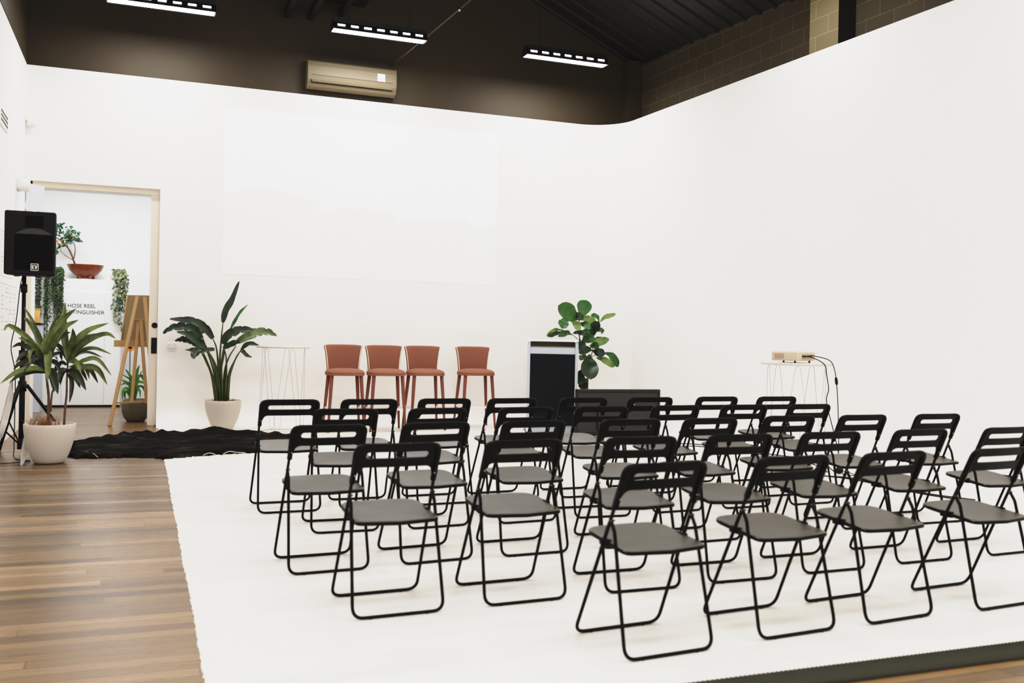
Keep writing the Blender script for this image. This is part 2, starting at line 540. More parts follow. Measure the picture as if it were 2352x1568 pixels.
# white painted studio floor with a ragged painted edge
def cyc_x(y): return 6.95 + 0.0553 * (8.85 - y)
edge = []
y = 3.0
while y < 13.3:
    edge.append((0.237 + random.uniform(-0.0045, 0.0045) + 0.002 * math.sin(y * 3.1), y)); y += 0.03
poly = edge + [(0.23, 13.34), (cyc_x(13.3) + 0.1, 13.34), (cyc_x(3.0) + 0.05, 3.0)]
m = MB()
m.prism(poly, -0.004, 0.0, 'z')
o = m.build('floor_white_paint', M['paint_floor']); struct(o)

# plan path of the white wall: back wall, rounded corner, right wall
def wall_path():
    pts = [(DX, YB)]
    cr = 0.62
    d = Vector((0.0553, -1)).normalized()
    # right wall line: x = cyc_x(y); offset the corner centre
    cxr = cyc_x(YB - cr) - cr * 1.0
    cen = Vector((cxr, YB - cr))
    a0, a1 = PI / 2, math.atan2(-d.x, -d.y) * -1
    a1 = -math.atan2(d.x, -d.y) * -1
    for k in range(13):
        a = PI / 2 + (a1 - PI / 2) * k / 12
        pts.append((cen.x + cr * math.cos(a), cen.y + cr * math.sin(a)))
    last = pts[-1]
    pts.append((last[0] + 0.0553 * (last[1] - 2.96), 2.96))
    return pts

WP = wall_path()
def sweep_wall(pts, z1=ZT, cove=0.27):
    # profile: (inset, z) from the cove toe up to the top, then the top ledge back
    prof = [(cove * (1 - math.sin(PI / 2 * k / 10)), cove * (1 - math.cos(PI / 2 * k / 10))) for k in range(11)] + [(0.0, z1), (-0.07, z1), (-0.07, 0.0)]
    rows = []
    for i, p in enumerate(pts):
        p = Vector(p)
        t = Vector(pts[min(i + 1, len(pts) - 1)]) - Vector(pts[max(i - 1, 0)])
        t.normalize()
        nrm = Vector((t.y, -t.x))       # to the right of travel = into the room
        rows.append([Vector((p.x + nrm.x * q, p.y + nrm.y * q, z)) for q, z in prof])
    mb = MB()
    mb.sheet(rows, smooth=False)
    # close the ends
    for r in (rows[0], rows[-1]):
        mb.add(r, [tuple(range(len(r)))])
    return mb

bw = sweep_wall(WP[:8])
bw.box(((XL + DX) / 2, YB + 0.035, (DZ + ZT) / 2), (DX - XL, 0.07, ZT - DZ))
bw.box((XL - 0.04, YB + 0.035, ZT / 2), (0.06, 0.07, ZT))
for o in (bw.build('wall_back', M['white']), sweep_wall(WP[7:]).build('wall_right', M['white'])):
    struct(o)
    o.data.polygons.foreach_set('use_smooth', [True] * len(o.data.polygons))
    o.data.set_sharp_from_angle(angle=R(32))
m = MB()
m.box((XL - 0.05, (3.0 + 14.76) / 2, ZT / 2), (0.1, 11.76, ZT))
struct(m.build('wall_left', M['white']))

# dark gable wall above and behind, dark side walls, block wall
EX, EZ, SL, RX = 7.12, 5.50, 0.45, 2.9
YD = 13.40
def roof_z(x): return EZ + SL * ((EX - x) if x > RX else (EX - RX) - (RX - x))
m = MB()
gz = [(EX + 0.1, ZT - 0.3), (EX + 0.1, roof_z(EX) + 0.05), (RX, roof_z(RX) + 0.1), (XL - 0.1, roof_z(XL) + 0.1), (XL - 0.1, ZT - 0.05)]
m.prism(gz[::-1], YD, YD + 0.1, 'y')
struct(m.build('wall_back_upper', M['dark_wall']))
m = MB()
m.box((XL - 0.05, (4.0 + YD) / 2, (ZT + 5.9) / 2 + 0.01), (0.1, YD - 4.0, 1.40))
struct(m.build('wall_left_upper', M['dark_wall']))
sl = math.atan(0.0553)
m = MB()
m.box((0.06, 0, 0), (0.12, 9.4, 2.3))
o = m.build('wall_right_upper', M['brick']); struct(o)
o.location = (7.10 + 0.0553 * (YD - 8.75), 8.75, 4.60); o.rotation_euler = (0, 0, sl)
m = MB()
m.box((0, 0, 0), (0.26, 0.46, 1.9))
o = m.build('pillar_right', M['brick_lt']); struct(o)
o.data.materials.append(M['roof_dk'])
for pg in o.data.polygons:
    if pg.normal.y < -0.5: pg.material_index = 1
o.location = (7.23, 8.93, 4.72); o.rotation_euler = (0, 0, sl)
m = MB(); m.box((6.99, 13.28, 4.85), (0.24, 0.24, 1.3))
struct(m.build('pillar_corner', M['dark_wall']))

# ribbed roof sheets, right slope then left slope
def roof_side(x0, x1, name):
    mb = MB()
    prof = []
    y = 5.0
    while y < YD + 0.05:
        prof += [(y, 0.0), (y + 0.24, 0.0), (y + 0.25, -0.03), (y + 0.29, -0.03)]
        y += 0.30
    rows = [[Vector((x, py, roof_z(x) + pz)) for py, pz in prof] for x in (x0, x1)]
    mb.sheet(rows, smooth=False)
    return struct(mb.build(name, M['roof'], solid=0.012))
roof_side(EX + 0.35, RX, 'ceiling_right')
roof_side(RX, XL - 0.1, 'ceiling_left')
m = MB(); m.box((RX, 9.2, roof_z(RX) - 0.16), (0.14, 8.4, 0.24)); struct(m.build('beam_ridge', M['roof_dk']))
# eave angle where the roof meets the block wall
m = MB()
m.tube([(6.78 + 0.0553 * (YD - 13.3) + 0.30, 13.3, 5.50), (7.06 + 0.0553 * (YD - 5.2), 5.2, 5.50)], 0.05, 4)
struct(m.build('trim_eave', M['roof_dk']))
# three short joists below a lowered dark panel at the gable
for i, (px, py) in enumerate(((657, 40), (712, 46), (782, 38))):
    p = at(px, py, YD)
    m = MB(); m.box((p.x, YD - 1.35, p.z + 0.05), (0.06, 2.68, 0.12))
    struct(m.build('beam_%d' % (i + 1), M['roof_dk']))
p = at(720, 30, YD)
m = MB(); m.box((p.x, YD - 1.35, p.z + 0.19), (1.4, 2.68, 0.04)); struct(m.build('ceiling_lowered', M['roof_dk']))

# doorway frame, sliding door leaf, next room
m = MB()
m.box(((XL + DX) / 2, YB + 0.12, DZ - 0.03), (DX - XL, 0.1, 0.075))
m.box((XL + 0.045, YB + 0.12, DZ / 2), (0.07, 0.1, DZ))
struct(m.build('trim_1', M['beige_trim']))
dr = bpy.data.objects.new('door_1', None); COL.objects.link(dr); dr.location = (0.0, YB + 0.1, 0); struct(dr)
m = MB(); m.box((0.55, 0, DZ / 2 - 0.02), (0.90, 0.045, DZ - 0.06)); m.build('door_leaf', M['door_leaf'], dr)
p = at(355, 747, YB + 0.07)
m = MB(); m.tube([(p.x, 0.0, p.z), (p.x, -0.03, p.z)], 0.036, 20); m.build('lock', M['black'], dr)
p = at(353.5, 793.5, YB + 0.07)
m = MB(); m.box((p.x, -0.022, p.z), (0.068, 0.012, 0.205)); m.build('pull_handle', M['black'], dr)
o = MB().box((0.75, YB + 0.20, 1.55), (1.1, 0.04, 3.1)).build('wall_pocket', M['white']); struct(o)

RB = 17.35
m = MB()
m.box((-0.9, RB + 0.05, 1.9), (5.0, 0.1, 3.8)); struct(m.build('wall_far', M['white_cool']))
m = MB(); m.box((1.25, 15.4, 1.9), (0.1, 3.9, 3.8)); struct(m.build('wall_far_right', M['white_cool']))
m = MB(); m.box((-3.35, 15.4, 1.9), (0.1, 3.9, 3.8)); struct(m.build('wall_far_left', M['white_cool']))
m = MB(); m.box((-1.05, 15.4, 3.84), (4.7, 4.0, 0.08)); struct(m.build('ceiling_far', M['white_cool']))
m = MB(); m.box((-1.0, RB - 0.1, 3.55), (4.6, 0.16, 0.12)); struct(m.build('beam_far', M['white_cool']))

# white storage wall with the fire lettering
YC = 16.75
cab = thing('storage_cabinet', 'white flush storage cabinet with FIRE HOSE REEL lettering seen through the doorway', 'cabinet', (-1.0, YC, 0))
m = MB()
m.box((-0.65, 0.30, 1.02), (2.72, 0.58, 2.02)); m.build('carcass', M['white_cool'], cab)
for x0, x1 in ((-1.95, -0.16), (-0.145, 0.46), (0.475, 0.70)):
    m = MB(); m.box(((x0 + x1) / 2, 0.0, 0.93), (x1 - x0, 0.02, 1.79)); m.build('door', M['white_cool'], cab)
m = MB(); m.box((-0.65, 0.004, 0.015), (2.72, 0.012, 0.025)); m.build('plinth', M['black'], cab)


def text_mesh(s, name, size, loc, m_, parent, rx=PI / 2, spacing=1.0, depth=0.0006):
    cu = bpy.data.curves.new(name, 'FONT')
    cu.body = s; cu.size = size; cu.extrude = depth; cu.space_character = spacing
    cu.resolution_u = 3
    t = bpy.data.objects.new(name, cu); COL.objects.link(t)
    dg = bpy.context.evaluated_depsgraph_get()
    me = bpy.data.meshes.new_from_object(t.evaluated_get(dg))
    bpy.data.objects.remove(t); bpy.data.curves.remove(cu)
    o = bpy.data.objects.new(name, me); COL.objects.link(o)
    me.materials.clear(); me.materials.append(m_)
    o.location = loc; o.rotation_euler = (rx, 0, 0); o.parent = parent
    return o


def fit_text(o, w):
    xs = [v.co.x for v in o.data.vertices]
    k = w / (max(xs) - min(xs))
    for v in o.data.vertices: v.co = Vector((v.co.x * k, v.co.y, v.co.z))


def words_on(line, p1, p2, dz):
    full = text_mesh(line, 'lettering', 0.088, (0, 0, 0), M['lettering'], cab)
    xs = [v.co.x for v in full.data.vertices]
    k = (p2.x - p1.x) / (max(xs) - min(xs))
    wds = line.split(' ')
    # start of each word measured from the full line: gaps between letters wider than a letter space
    ext = sorted((min(full.data.vertices[q].co.x for q in f.vertices), max(full.data.vertices[q].co.x for q in f.vertices)) for f in full.data.polygons)
    starts, end = [ext[0][0]], ext[0][1]
    for a, b in ext[1:]:
        if a - end > 0.02: starts.append(a)
        end = max(end, b)
    bpy.data.objects.remove(full)
    for w, st_ in zip(wds, starts):
        o = text_mesh(w, 'lettering', 0.088, (p1.x + 1.0 + (st_ - starts[0]) * k, -0.013, p1.z + dz), M['lettering'], cab)
        for v in o.data.vertices: v.co = Vector((v.co.x * k, v.co.y, v.co.z))


words_on('FIRE HOSE REEL', at(126, 704, YC), at(219, 706, YC), -0.005)
words_on('FIRE EXTINGUISHER', at(122, 718, YC), at(239, 720, YC), -0.008)


# ================================================================ FOLDING CHAIRS
FR_Y, FR_TOP_Y, FR_TOP_Z = 0.205, -0.142, 0.752      # front foot, top of the back
def fline(z):     # y of the main tube line at height z
    return FR_Y + (FR_TOP_Y - FR_Y) * (z - 0.011) / (FR_TOP_Z - 0.011)

HW, FW = 0.190, 0.209        # half width of the tubes at the back and at the floor
def fhw(z): return FW + (HW - FW) * min(1, z / 0.63)
def make_chair():
    t = thing('folding_chair', 'chair', 'chair', group='black folding chairs in rows')
    # main tube: up one side, down the other, joined by the front floor bar
    m = MB()
    zt = 0.63
    fw = FW
    pts = [(-HW, fline(zt), zt), (-fw, FR_Y, 0.0085), (fw, FR_Y, 0.0085), (HW, fline(zt), zt)]
    m.tube(round_corner_path(pts, 0.05, 6), 0.0078, 10)
    m.build('front_frame', M['chair_tube'], t)
    # rear tube
    m = MB()
    pv = 0.525
    ry = -0.185
    hw = fhw(pv) + 0.002
    pts = [(-hw, fline(pv) - 0.004, pv), (-hw, fline(pv) - 0.034, pv - 0.045), (-FW, ry, 0.0085), (FW, ry, 0.0085), (hw, fline(pv) - 0.034, pv - 0.045), (hw, fline(pv) - 0.004, pv)]
    m.tube(round_corner_path(pts, 0.05, 6), 0.0078, 10)
    m.build('rear_frame', M['chair_tube'], t)
    # seat: rounded board, dished, tilted back
    m = MB()
    ctr = [Vector((0.0, -0.190, 0)), Vector((0.195, -0.165, 0)), Vector((0.190, 0.178, 0)), Vector((0.0, 0.186, 0)), Vector((-0.190, 0.178, 0)), Vector((-0.195, -0.165, 0)), Vector((0.0, -0.190, 0))]
    def arcs(P, rad):
        out = [P[0]]
        for i_ in range(1, len(P) - 1):
            out += round_corner_path([P[i_ - 1], P[i_], P[i_ + 1]], rad[i_], 7)[1:-1] if rad[i_] else [P[i_]]
        return out + [P[-1]]
    OUT = arcs(ctr, [0, 0.035, 0.085, 0, 0.085, 0.035, 0])
    cum = [0.0]
    for i_ in range(1, len(OUT)): cum.append(cum[-1] + (OUT[i_] - OUT[i_ - 1]).length)
    def outline(a):
        d_ = (a / (2 * PI)) % 1.0 * cum[-1]
        for i_ in range(1, len(OUT)):
            if d_ <= cum[i_] + 1e-9:
                p_ = OUT[i_ - 1].lerp(OUT[i_], (d_ - cum[i_ - 1]) / max(1e-9, cum[i_] - cum[i_ - 1]))
                return p_.x, p_.y
        return OUT[-1].x, OUT[-1].y
    N = 72
    K = [0.0, 0.35, 0.65, 0.85, 0.95, 0.985, 1.0]
    tl = math.atan2(0.036, 0.345)
    def spt(k, a, top):
        x, yy = outline(a); x *= k; yy *= k
        dish = -0.012 * (1 - k * k) - (0.006 * ((k - 0.95) / 0.05) ** 2 if k > 0.95 else 0)
        z = dish if top else dish * 0.8 - 0.021 + (0.008 * ((k - 0.95) / 0.05) ** 2 if k > 0.95 else 0)
        return Vector((x, 0.01 + yy * math.cos(tl) - z * math.sin(tl), 0.438 + yy * math.sin(tl) + z * math.cos(tl)))
    rows = [[spt(k, 2 * PI * i / N, True) for i in range(N + 1)] for k in K] + [[spt(k, 2 * PI * i / N, False) for i in range(N + 1)] for k in K[::-1]]
    m.sheet(rows)
    so = m.build('seat', M['chair_seat'], t)
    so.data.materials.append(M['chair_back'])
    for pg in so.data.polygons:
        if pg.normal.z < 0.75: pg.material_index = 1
    for sx in (-1, 1):
        m = MB(); m.box((sx * 0.185, fline(0.43) + 0.004, 0.425), (0.022, 0.07, 0.03), bev=0.005)
        m.build('seat_bracket', M['chair_tube'], t)
    # backrest with slot
    m = MB()
    W, zt, sb, st, bb, lug = 0.200, 0.760, 0.690, 0.721, 0.650, 0.598
    us = sorted(set([-W + 2 * W * i / 60 for i in range(61)] + [s_ * (0.145 - 0.0155 * (1 - math.cos(PI / 2 * k / 6))) for k in range(7) for s_ in (-1, 1)]))
    def lean(u, z):
        ym = fline(z) + 0.010 - 0.012 * (1 - (u / W) ** 2)
        return Vector((u, ym, z))
    cols = []
    for u in us:
        au = abs(u)
        rc = 0.05
        top = zt if au < W - rc else zt - rc + math.sqrt(max(0, rc * rc - (au - (W - rc)) ** 2))
        ri = 0.034; e0 = W - 0.026 - ri
        if au < e0: bot = bb
        elif au < e0 + ri: bot = bb - ri + math.sqrt(max(0, ri * ri - (au - e0) ** 2))
        else: bot = lug
        mid = (sb + st) / 2; hr = (st - sb) / 2; se = 0.145
        if au < se - hr: a, b = sb, st
        elif au < se: q = math.sqrt(max(0, hr * hr - (au - se + hr) ** 2)); a, b = mid - q, mid + q
        else: a = b = mid
        if bot > a: a = b = max(a, bot)
        cols.append((u, bot, a, b, top))
    lo = [[lean(u, b0 + (a - b0) * k / 3) for k in range(4)] for u, b0, a, b, tp in cols]
    hi = [[lean(u, b + (tp - b) * k / 3) for k in range(4)] for u, b0, a, b, tp in cols]
    sh = MB(); sh.sheet(lo); sh.sheet(hi)
    bm = bmesh.new()
    vs = [bm.verts.new(p) for p in sh.v]
    for f in sh.f:
        try: bm.faces.new([vs[i] for i in f])
        except ValueError: pass
    bmesh.ops.remove_doubles(bm, verts=bm.verts, dist=2e-5)
    bmesh.ops.dissolve_degenerate(bm, edges=bm.edges, dist=1e-5)
    ex = bmesh.ops.extrude_face_region(bm, geom=list(bm.faces))
    bmesh.ops.translate(bm, verts=[e for e in ex['geom'] if isinstance(e, bmesh.types.BMVert)], vec=(0, -0.007, -0.003))
    bmesh.ops.recalc_face_normals(bm, faces=bm.faces)
    bm.verts.index_update()
    m.add([v.co.copy() for v in bm.verts], [[v.index for v in f.verts] for f in bm.faces], False)
    bm.free()
    rim = round_corner_path([(-HW, fline(lug - 0.02), lug - 0.02), (-HW, fline(0.748), 0.748), (HW, fline(0.748), 0.748), (HW, fline(lug - 0.02), lug - 0.02)], 0.04, 6)
    rr = []
    for p in rim:
        k = min(1, max(0, (abs(p.x) - 0.13) / 0.05))
        rr.append(0.0055 + 0.0085 * k)
    # extra samples on the top run so that the rim thins
    path, rad = [], []
    for i in range(len(rim)):
        path.append(rim[i]); rad.append(rr[i])
        if i + 1 < len(rim) and abs(rim[i].x - rim[i + 1].x) > 0.1:
            for q in (0.08, 0.16, 0.5, 0.84, 0.92):
                p = rim[i].lerp(rim[i + 1], q); path.append(p)
                rad.append(0.0055 + 0.0085 * min(1, max(0, (abs(p.x) - 0.12) / 0.05)))
    m.tube(path, 0.012, 8, rr=rad)
    m.build('backrest', M['chair_back'], t)
    for sx in (-1, 1):
        m = MB(); zz = 0.612
        m.ball((sx * (HW - 0.004), fline(zz) - 0.0132, zz), 0.0036, 8)
        m.build('rivet', M['steel'], t)
        m = MB(); m.tube([(sx * (fhw(pv) - 0.012), fline(pv) - 0.010, pv - 0.004), (sx * (fhw(pv) + 0.0125), fline(pv) - 0.010, pv - 0.004)], 0.0042, 8)
        m.build('hinge_pin', M['pin'], t)
    for sx in (-1, 1):
        for yy in (FR_Y, ry):
            m = MB(); m.box((sx * 0.13, yy, 0.004), (0.013, 0.014, 0.008), bev=0.002); m.build('foot_glide', M['black'], t)
    return t


# measured centre of each backrest top and turn (degrees): five rows
ROW_SIZE = (1.027, 1.018, 1.009, 1.003, 1.0)
ROWS = [
    [(0.94, 6.52, 2), (1.48, 6.54, 1), (2.03, 6.57, 2.5), (2.55, 6.58, 5), (3.14, 6.61, 1.5), (3.72, 6.63, 0.5), (4.36, 6.68, 2), (4.93, 6.67, 2.5)],
    [(1.15, 5.70, -0.5), (1.72, 5.70, 6), (2.31, 5.71, 4), (2.86, 5.74, -1), (3.45, 5.79, 3), (4.02, 5.81, 0.5), (4.59, 5.82, 2.5)],
    [(0.87, 4.70, 3.5), (1.43, 4.76, 6), (1.98, 4.78, 3), (2.58, 4.81, 0), (3.10, 4.81, 3), (3.72, 4.90, 1), (4.28, 4.90, 1.5), (4.90, 4.91, 0.5)],
    [(1.00, 3.86, 3), (1.57, 3.89, 3), (2.16, 3.92, 0), (2.71, 3.94, 0), (3.27, 3.97, 1), (3.89, 4.01, 1.5), (4.53, 4.03, 3)],
    [(1.80, 3.075, 5), (2.41, 3.14, 5), (2.95, 3.18, 5.5), (3.56, 3.20, 5)],
]
ORD = ['first', 'second', 'third', 'fourth', 'fifth', 'sixth', 'seventh', 'eighth']
ROWN = ['front row nearest the bar stools', 'second row from the bar stools', 'middle row of the five rows',
        'fourth row from the bar stools', 'last row farthest from the bar stools']
chair0 = make_chair()
first = True
for ri, row in enumerate(ROWS):
    for ci, (x, y, a) in enumerate(row):
        rz = R(a)
        ks = ROW_SIZE[ri]
        kk = (CAM_H - 0.76 * ks) / (1.2 - 0.76)
        top = Vector((x * kk, y * kk, 0))
        off = Matrix.Rotation(rz, 3, 'Z') @ Vector((0, (FR_TOP_Y - 0.004) * ks, 0))
        loc = top - off; loc.z = 0
        lab = 'black folding chair, %s from left in the %s' % (ORD[ci], ROWN[ri])
        if ci == len(row) - 1: lab = 'black folding chair at the right end of the %s' % ROWN[ri]
        if ci == 0: lab = 'black folding chair at the left end of the %s' % ROWN[ri]
        if first:
            chair0.location = loc; chair0.rotation_euler = (0, 0, rz); chair0['label'] = lab; first = False; chair0.scale = (ks, ks, ks)
        else:
            dup(chair0, loc, rz, lab).scale = (ks, ks, ks)


# ================================================================ BAR STOOLS
def make_stool():
    t = thing('bar_stool', 'stool', 'stool', group='terracotta bar stools')
    # local: front faces -Y
    m = MB()
    N = 48
    def ol(a, kx, ky):
        c, s_ = math.cos(a), math.sin(a); e = 2 / 3.4
        return kx * abs(c) ** e * (1 if c >= 0 else -1), ky * abs(s_) ** e * (1 if s_ >= 0 else -1)
    prof = [(0.0, 0.806), (0.4, 0.804), (0.65, 0.798), (0.82, 0.787), (0.92, 0.775), (0.98, 0.760), (1.0, 0.748), (0.985, 0.741), (0.97, 0.738), (1.0, 0.734), (1.005, 0.724), (0.97, 0.714), (0.0, 0.714)]
    rows = []
    for k, z in prof:
        row = []
        for i in range(N + 1):
            x, y = ol(2 * PI * i / N, 0.245, 0.235); row.append(Vector((x * k, -0.015 + y * k, z)))
        rows.append(row)
    m.sheet(rows)
    m.build('seat', M['terracotta'], t)
    # back shell
    def bp(u, v, side):
        # u -1..1 across, v 0..1 up ; side 0 inner (front), 1 outer
        w = 0.195 + 0.012 * v + 0.030 * v * v
        th = 0.028 if side else -0.012
        yy = 0.215 - 0.085 * abs(u) ** 2.6 + 0.02 * v
        z = 0.742 + 0.35 * v - 0.012 * (abs(u) ** 4) * (1 if v > 0.9 else 0)
        return Vector((u * (w + (0.014 if side else 0)), yy + th * (1 - 0.4 * abs(u) ** 3), z))
    NU, NV = 24, 12
    inner = [[bp(-1 + 2 * i / NU, j / NV, 0) for i in range(NU + 1)] for j in range(NV + 1)]
    outer = [[bp(-1 + 2 * i / NU, j / NV, 1) for i in range(NU + 1)] for j in range(NV + 1)]
    m = MB(); m.sheet(inner); m.sheet(outer, flip=True)
    # rounded top roll and closed edges
    roll = []
    for q in range(5):
        a = PI * q / 4
        roll.append([inner[-1][i].lerp(outer[-1][i], (1 - math.cos(a)) / 2) + Vector((0, 0, 0.014 * math.sin(a))) for i in range(NU + 1)])
    m.sheet(roll)
    m.sheet([[r[0] for r in inner], [r[0] for r in outer]]); m.sheet([[r[-1] for r in inner], [r[-1] for r in outer]]); m.sheet([inner[0], outer[0]])
    bk = m.build('backrest', M['terracotta'], t)
    for e in (0, -1):
        m = MB(); m.tube([r[e] + Vector((0, -0.004, 0)) for r in inner] + [roll[1][e]], 0.0055, 8)
        m.build('piping', M['cream'], bk)
    # legs
    foot = {(-1, -1): (-0.235, -0.235), (1, -1): (0.235, -0.235), (-1, 1): (-0.245, 0.24), (1, 1): (0.245, 0.24)}
    for (sx, sy), (fx, fy) in foot.items():
        m = MB()
        tp = Vector((sx * 0.185, sy * 0.165 - 0.01, 0.716)); bt = Vector((fx * 0.97, fy, 0.0))
        m.tube([tp, tp.lerp(bt, 0.3), bt], 0.02, 10, rr=[0.0245, 0.0225, 0.0135])
        m.build('leg', M['terracotta_leg'], t)
    m = MB()
    z = 0.285; q = 1 - z / 0.716
    P = []
    for sx, sy in ((-1, -1), (1, -1), (1, 1), (-1, 1)):
        tp = Vector((sx * 0.185, sy * 0.165 - 0.01, 0.716)); bt = Vector((foot[(sx, sy)][0] * 0.97, foot[(sx, sy)][1], 0.0))
        P.append(tp.lerp(bt, q))
    for i in range(4):
        a, b = P[i], P[(i + 1) % 4]
        d = (b - a)
        m.box((a + b) / 2, (d.length, 0.012, 0.026), math.atan2(d.y, d.x))
    m.build('footrest', M['white_enamel'], t)
    return t


st0 = make_stool()
SL_ = ['terracotta velvet bar stool at the left end, beside the white wire table', 'second terracotta velvet bar stool from the left, touching the third',
       'third terracotta velvet bar stool from the left, left of the gap', 'terracotta velvet bar stool set apart at the right, nearest the lectern']
for i, (px, rot) in enumerate(((791.5, -3), (886, -3), (976, -2), (1092, -4))):
    yy = (12.37, 12.37, 12.45, 12.60)[i]
    p = at(px, 856, yy)
    if i == 0:
        st0.location = (p.x, yy, 0); st0.rotation_euler = (0, 0, R(rot)); st0['label'] = SL_[0]
    else: dup(st0, (p.x, yy, 0), R(rot), SL_[i])


# ================================================================ WIRE TABLES
def make_table():
    t = thing('wire_table', 'table', 'table', group='round white wire tables')
    m = MB()
    m.lathe([(0, 1.050), (0.31, 1.050), (0.328, 1.054), (0.334, 1.062), (0.334, 1.068), (0.329, 1.075), (0.0, 1.075)], n=56)
    m.build('tabletop', M['table_white'], t)
    m = MB()
    n = 5
    pts = []
    for k in range(n):
        a0 = 2 * PI * k / n; h = PI / n; w = 0.10
        # top loop centred on a0, bottom loop on a0+h
        def C(a, r, z): return (r * math.cos(a), r * math.sin(a), z)
        rt, rb = 0.27, 0.285
        pts += [C(a0 - w, rt, 1.0), C(a0 - w * 0.7, rt, 1.035), C(a0, rt, 1.049), C(a0 + w * 0.7, rt, 1.035), C(a0 + w, rt, 1.0)]
        pts += [C(a0 + h - w, rb, 0.06), C(a0 + h - w * 0.7, rb, 0.022), C(a0 + h, rb, 0.009), C(a0 + h + w * 0.7, rb, 0.022), C(a0 + h + w, rb, 0.06)]
    m.tube(pts, 0.0026, 6, closed=True)
    m.build('wire_legs', M['wire_white'], t)
    m = MB()
    m.tube([(0.285 * math.cos(2 * PI * k / 48), 0.285 * math.sin(2 * PI * k / 48), 0.004) for k in range(48)], 0.0035, 6, closed=True)
    m.build('base_ring', M['wire_white'], t)
    return t


tb = make_table()
tb['label'] = 'round white wire-legged bar table by the left stool and leafy plant, empty top'
tb.location = (1.675, 12.36, 0)
TP = Vector((5.83, 7.62, 0))
tb2 = dup(tb, TP, 0.35, 'round white wire-legged bar table carrying the projector')
tb2.scale = (1, 1, 0.985)


# ================================================================ PROJECTOR AND CABLES
pr = thing('projector', 'white desktop projector on the right-hand wire table, aimed at the back wall', 'projector', (TP.x - 0.08, TP.y - 0.06, 1.059), R(25))
m = MB(); m.box((0, 0, 0.0615), (0.36, 0.265, 0.083), bev=0.012); m.build('body', M['projector'], pr)
m = MB()
for k in range(6):
    for j in range(3):
        m.box((-0.181, 0.062 - k * 0.017 + 0.03, 0.045 + j * 0.0165), (0.003, 0.0125, 0.0125))
m.build('vent', M['vent'], pr)
m = MB(); m.box((0.02, -0.1335, 0.058), (0.22, 0.003, 0.045)); m.build('connector_panel', M['vent'], pr)
m = MB()
for x in (-0.075, -0.035, 0.02, 0.07): m.box((x, -0.137, 0.062), (0.026, 0.008, 0.014))
m.build('socket', M['black'], pr)
m = MB(); m.tube([(0.07, 0.125, 0.062), (0.07, 0.15, 0.062)], 0.032, 20); m.build('lens', M['black'], pr)
for sx, sy in ((-0.14, -0.09), (0.14, -0.09), (0, 0.1)):
    m = MB(); m.tube([(sx, sy, 0.0), (sx, sy, 0.024)], 0.009, 10); m.build('foot', M['black'], pr)
prm = Matrix.Translation(pr.location) @ Matrix.Rotation(R(25), 4, 'Z')
ca = prm @ Vector((-0.07, -0.145, 0.060)); cb = prm @ Vector((0.02, -0.145, 0.066))
m = MB()
m.tube(smooth_path([ca, ca + Vector((0.03, -0.05, 0.0)), at(1893, 836, 7.28), at(1899, 862, 7.26), at(1903, 895, 7.26), at(1899, 925, 7.26), (6.03, 7.28, 0.35), (6.12, 7.30, 0.08), (6.20, 7.36, 0.008), (6.27, 7.42, 0.006)], 8), 0.0042, 8)
tag(m.build('power_cable', M['black']), 'black power cable hanging from the projector close against the table', 'cable')
cc = thing('adapter_cable', 'outer black projector cable with a bulky inline adapter hanging beyond the table edge', 'cable', (6.16, 7.40, 0))
off = Vector((6.16, 7.40, 0))
path = [cb, cb + Vector((0.04, -0.04, 0.0)), at(1906, 828, 7.33), at(1917, 850, 7.36), at(1921, 875, 7.38), at(1923, 900, 7.40), at(1925.5, 960, 7.42), at(1926, 1040, 7.45), (6.24, 7.50, 0.03), (6.26, 7.56, 0.006)]
m = MB(); m.tube(smooth_path([Vector(p) - off for p in path], 8), 0.0042, 8); m.build('cord', M['black'], cc)
a1 = at(1920, 866, 7.375) - off; a2 = at(1922, 884, 7.385) - off
m = MB(); m.tube([a1, a1.lerp(a2, 0.15), a1.lerp(a2, 0.5), a1.lerp(a2, 0.85), a2], 0.012, 10, rr=[0.006, 0.013, 0.014, 0.013, 0.006]); m.build('adapter', M['black'], cc)
pl = thing('plug_block', 'round black plug lying on the white floor by the projector table', 'plug', (6.27, 7.51, 0))
m = MB(); m.ball((0, 0, 0.035), 0.036, 14, (1.15, 1.0, 0.95)); m.build('body', M['black'], pl)
m = MB(); m.tube(smooth_path([(0.03, 0, 0.03), (0.09, -0.06, 0.012), (0.06, -0.14, 0.006), (-0.05, -0.12, 0.006)], 6), 0.0035, 6); m.build('cord', M['black'], pl)
FC = [('black floor cable running right from the plug beneath the chairs', [(6.02, 7.36), (6.1, 7.22), (6.13, 6.9), (6.12, 6.5), (6.14, 6.22), (6.25, 5.9)]),
      ('second black floor cable beside the first, bowing toward the right wall', [(6.00, 7.40), (6.16, 7.25), (6.18, 6.9), (6.17, 6.55), (6.20, 6.25), (6.33, 5.95)]),
      ('black floor cable looping from the television toward the projector table', [(5.45, 10.6), (5.75, 10.15), (6.2, 10.1), (6.42, 9.75), (6.45, 9.3), (6.68, 8.4), (6.30, 7.60)]),
      ('thin black floor cable crossing behind the front row of chairs', [(5.3, 10.45), (5.7, 9.95), (6.15, 9.85), (6.3, 9.5), (6.36, 9.2), (6.5, 8.3), (6.22, 7.62)])]
for lab, ps in FC:
    m = MB(); m.tube(smooth_path([(x, y, 0.0055) for x, y in ps], 8), 0.005, 6)
    tag(m.build('floor_cable', M['black']), lab, 'cable', 'black cables on the white floor')


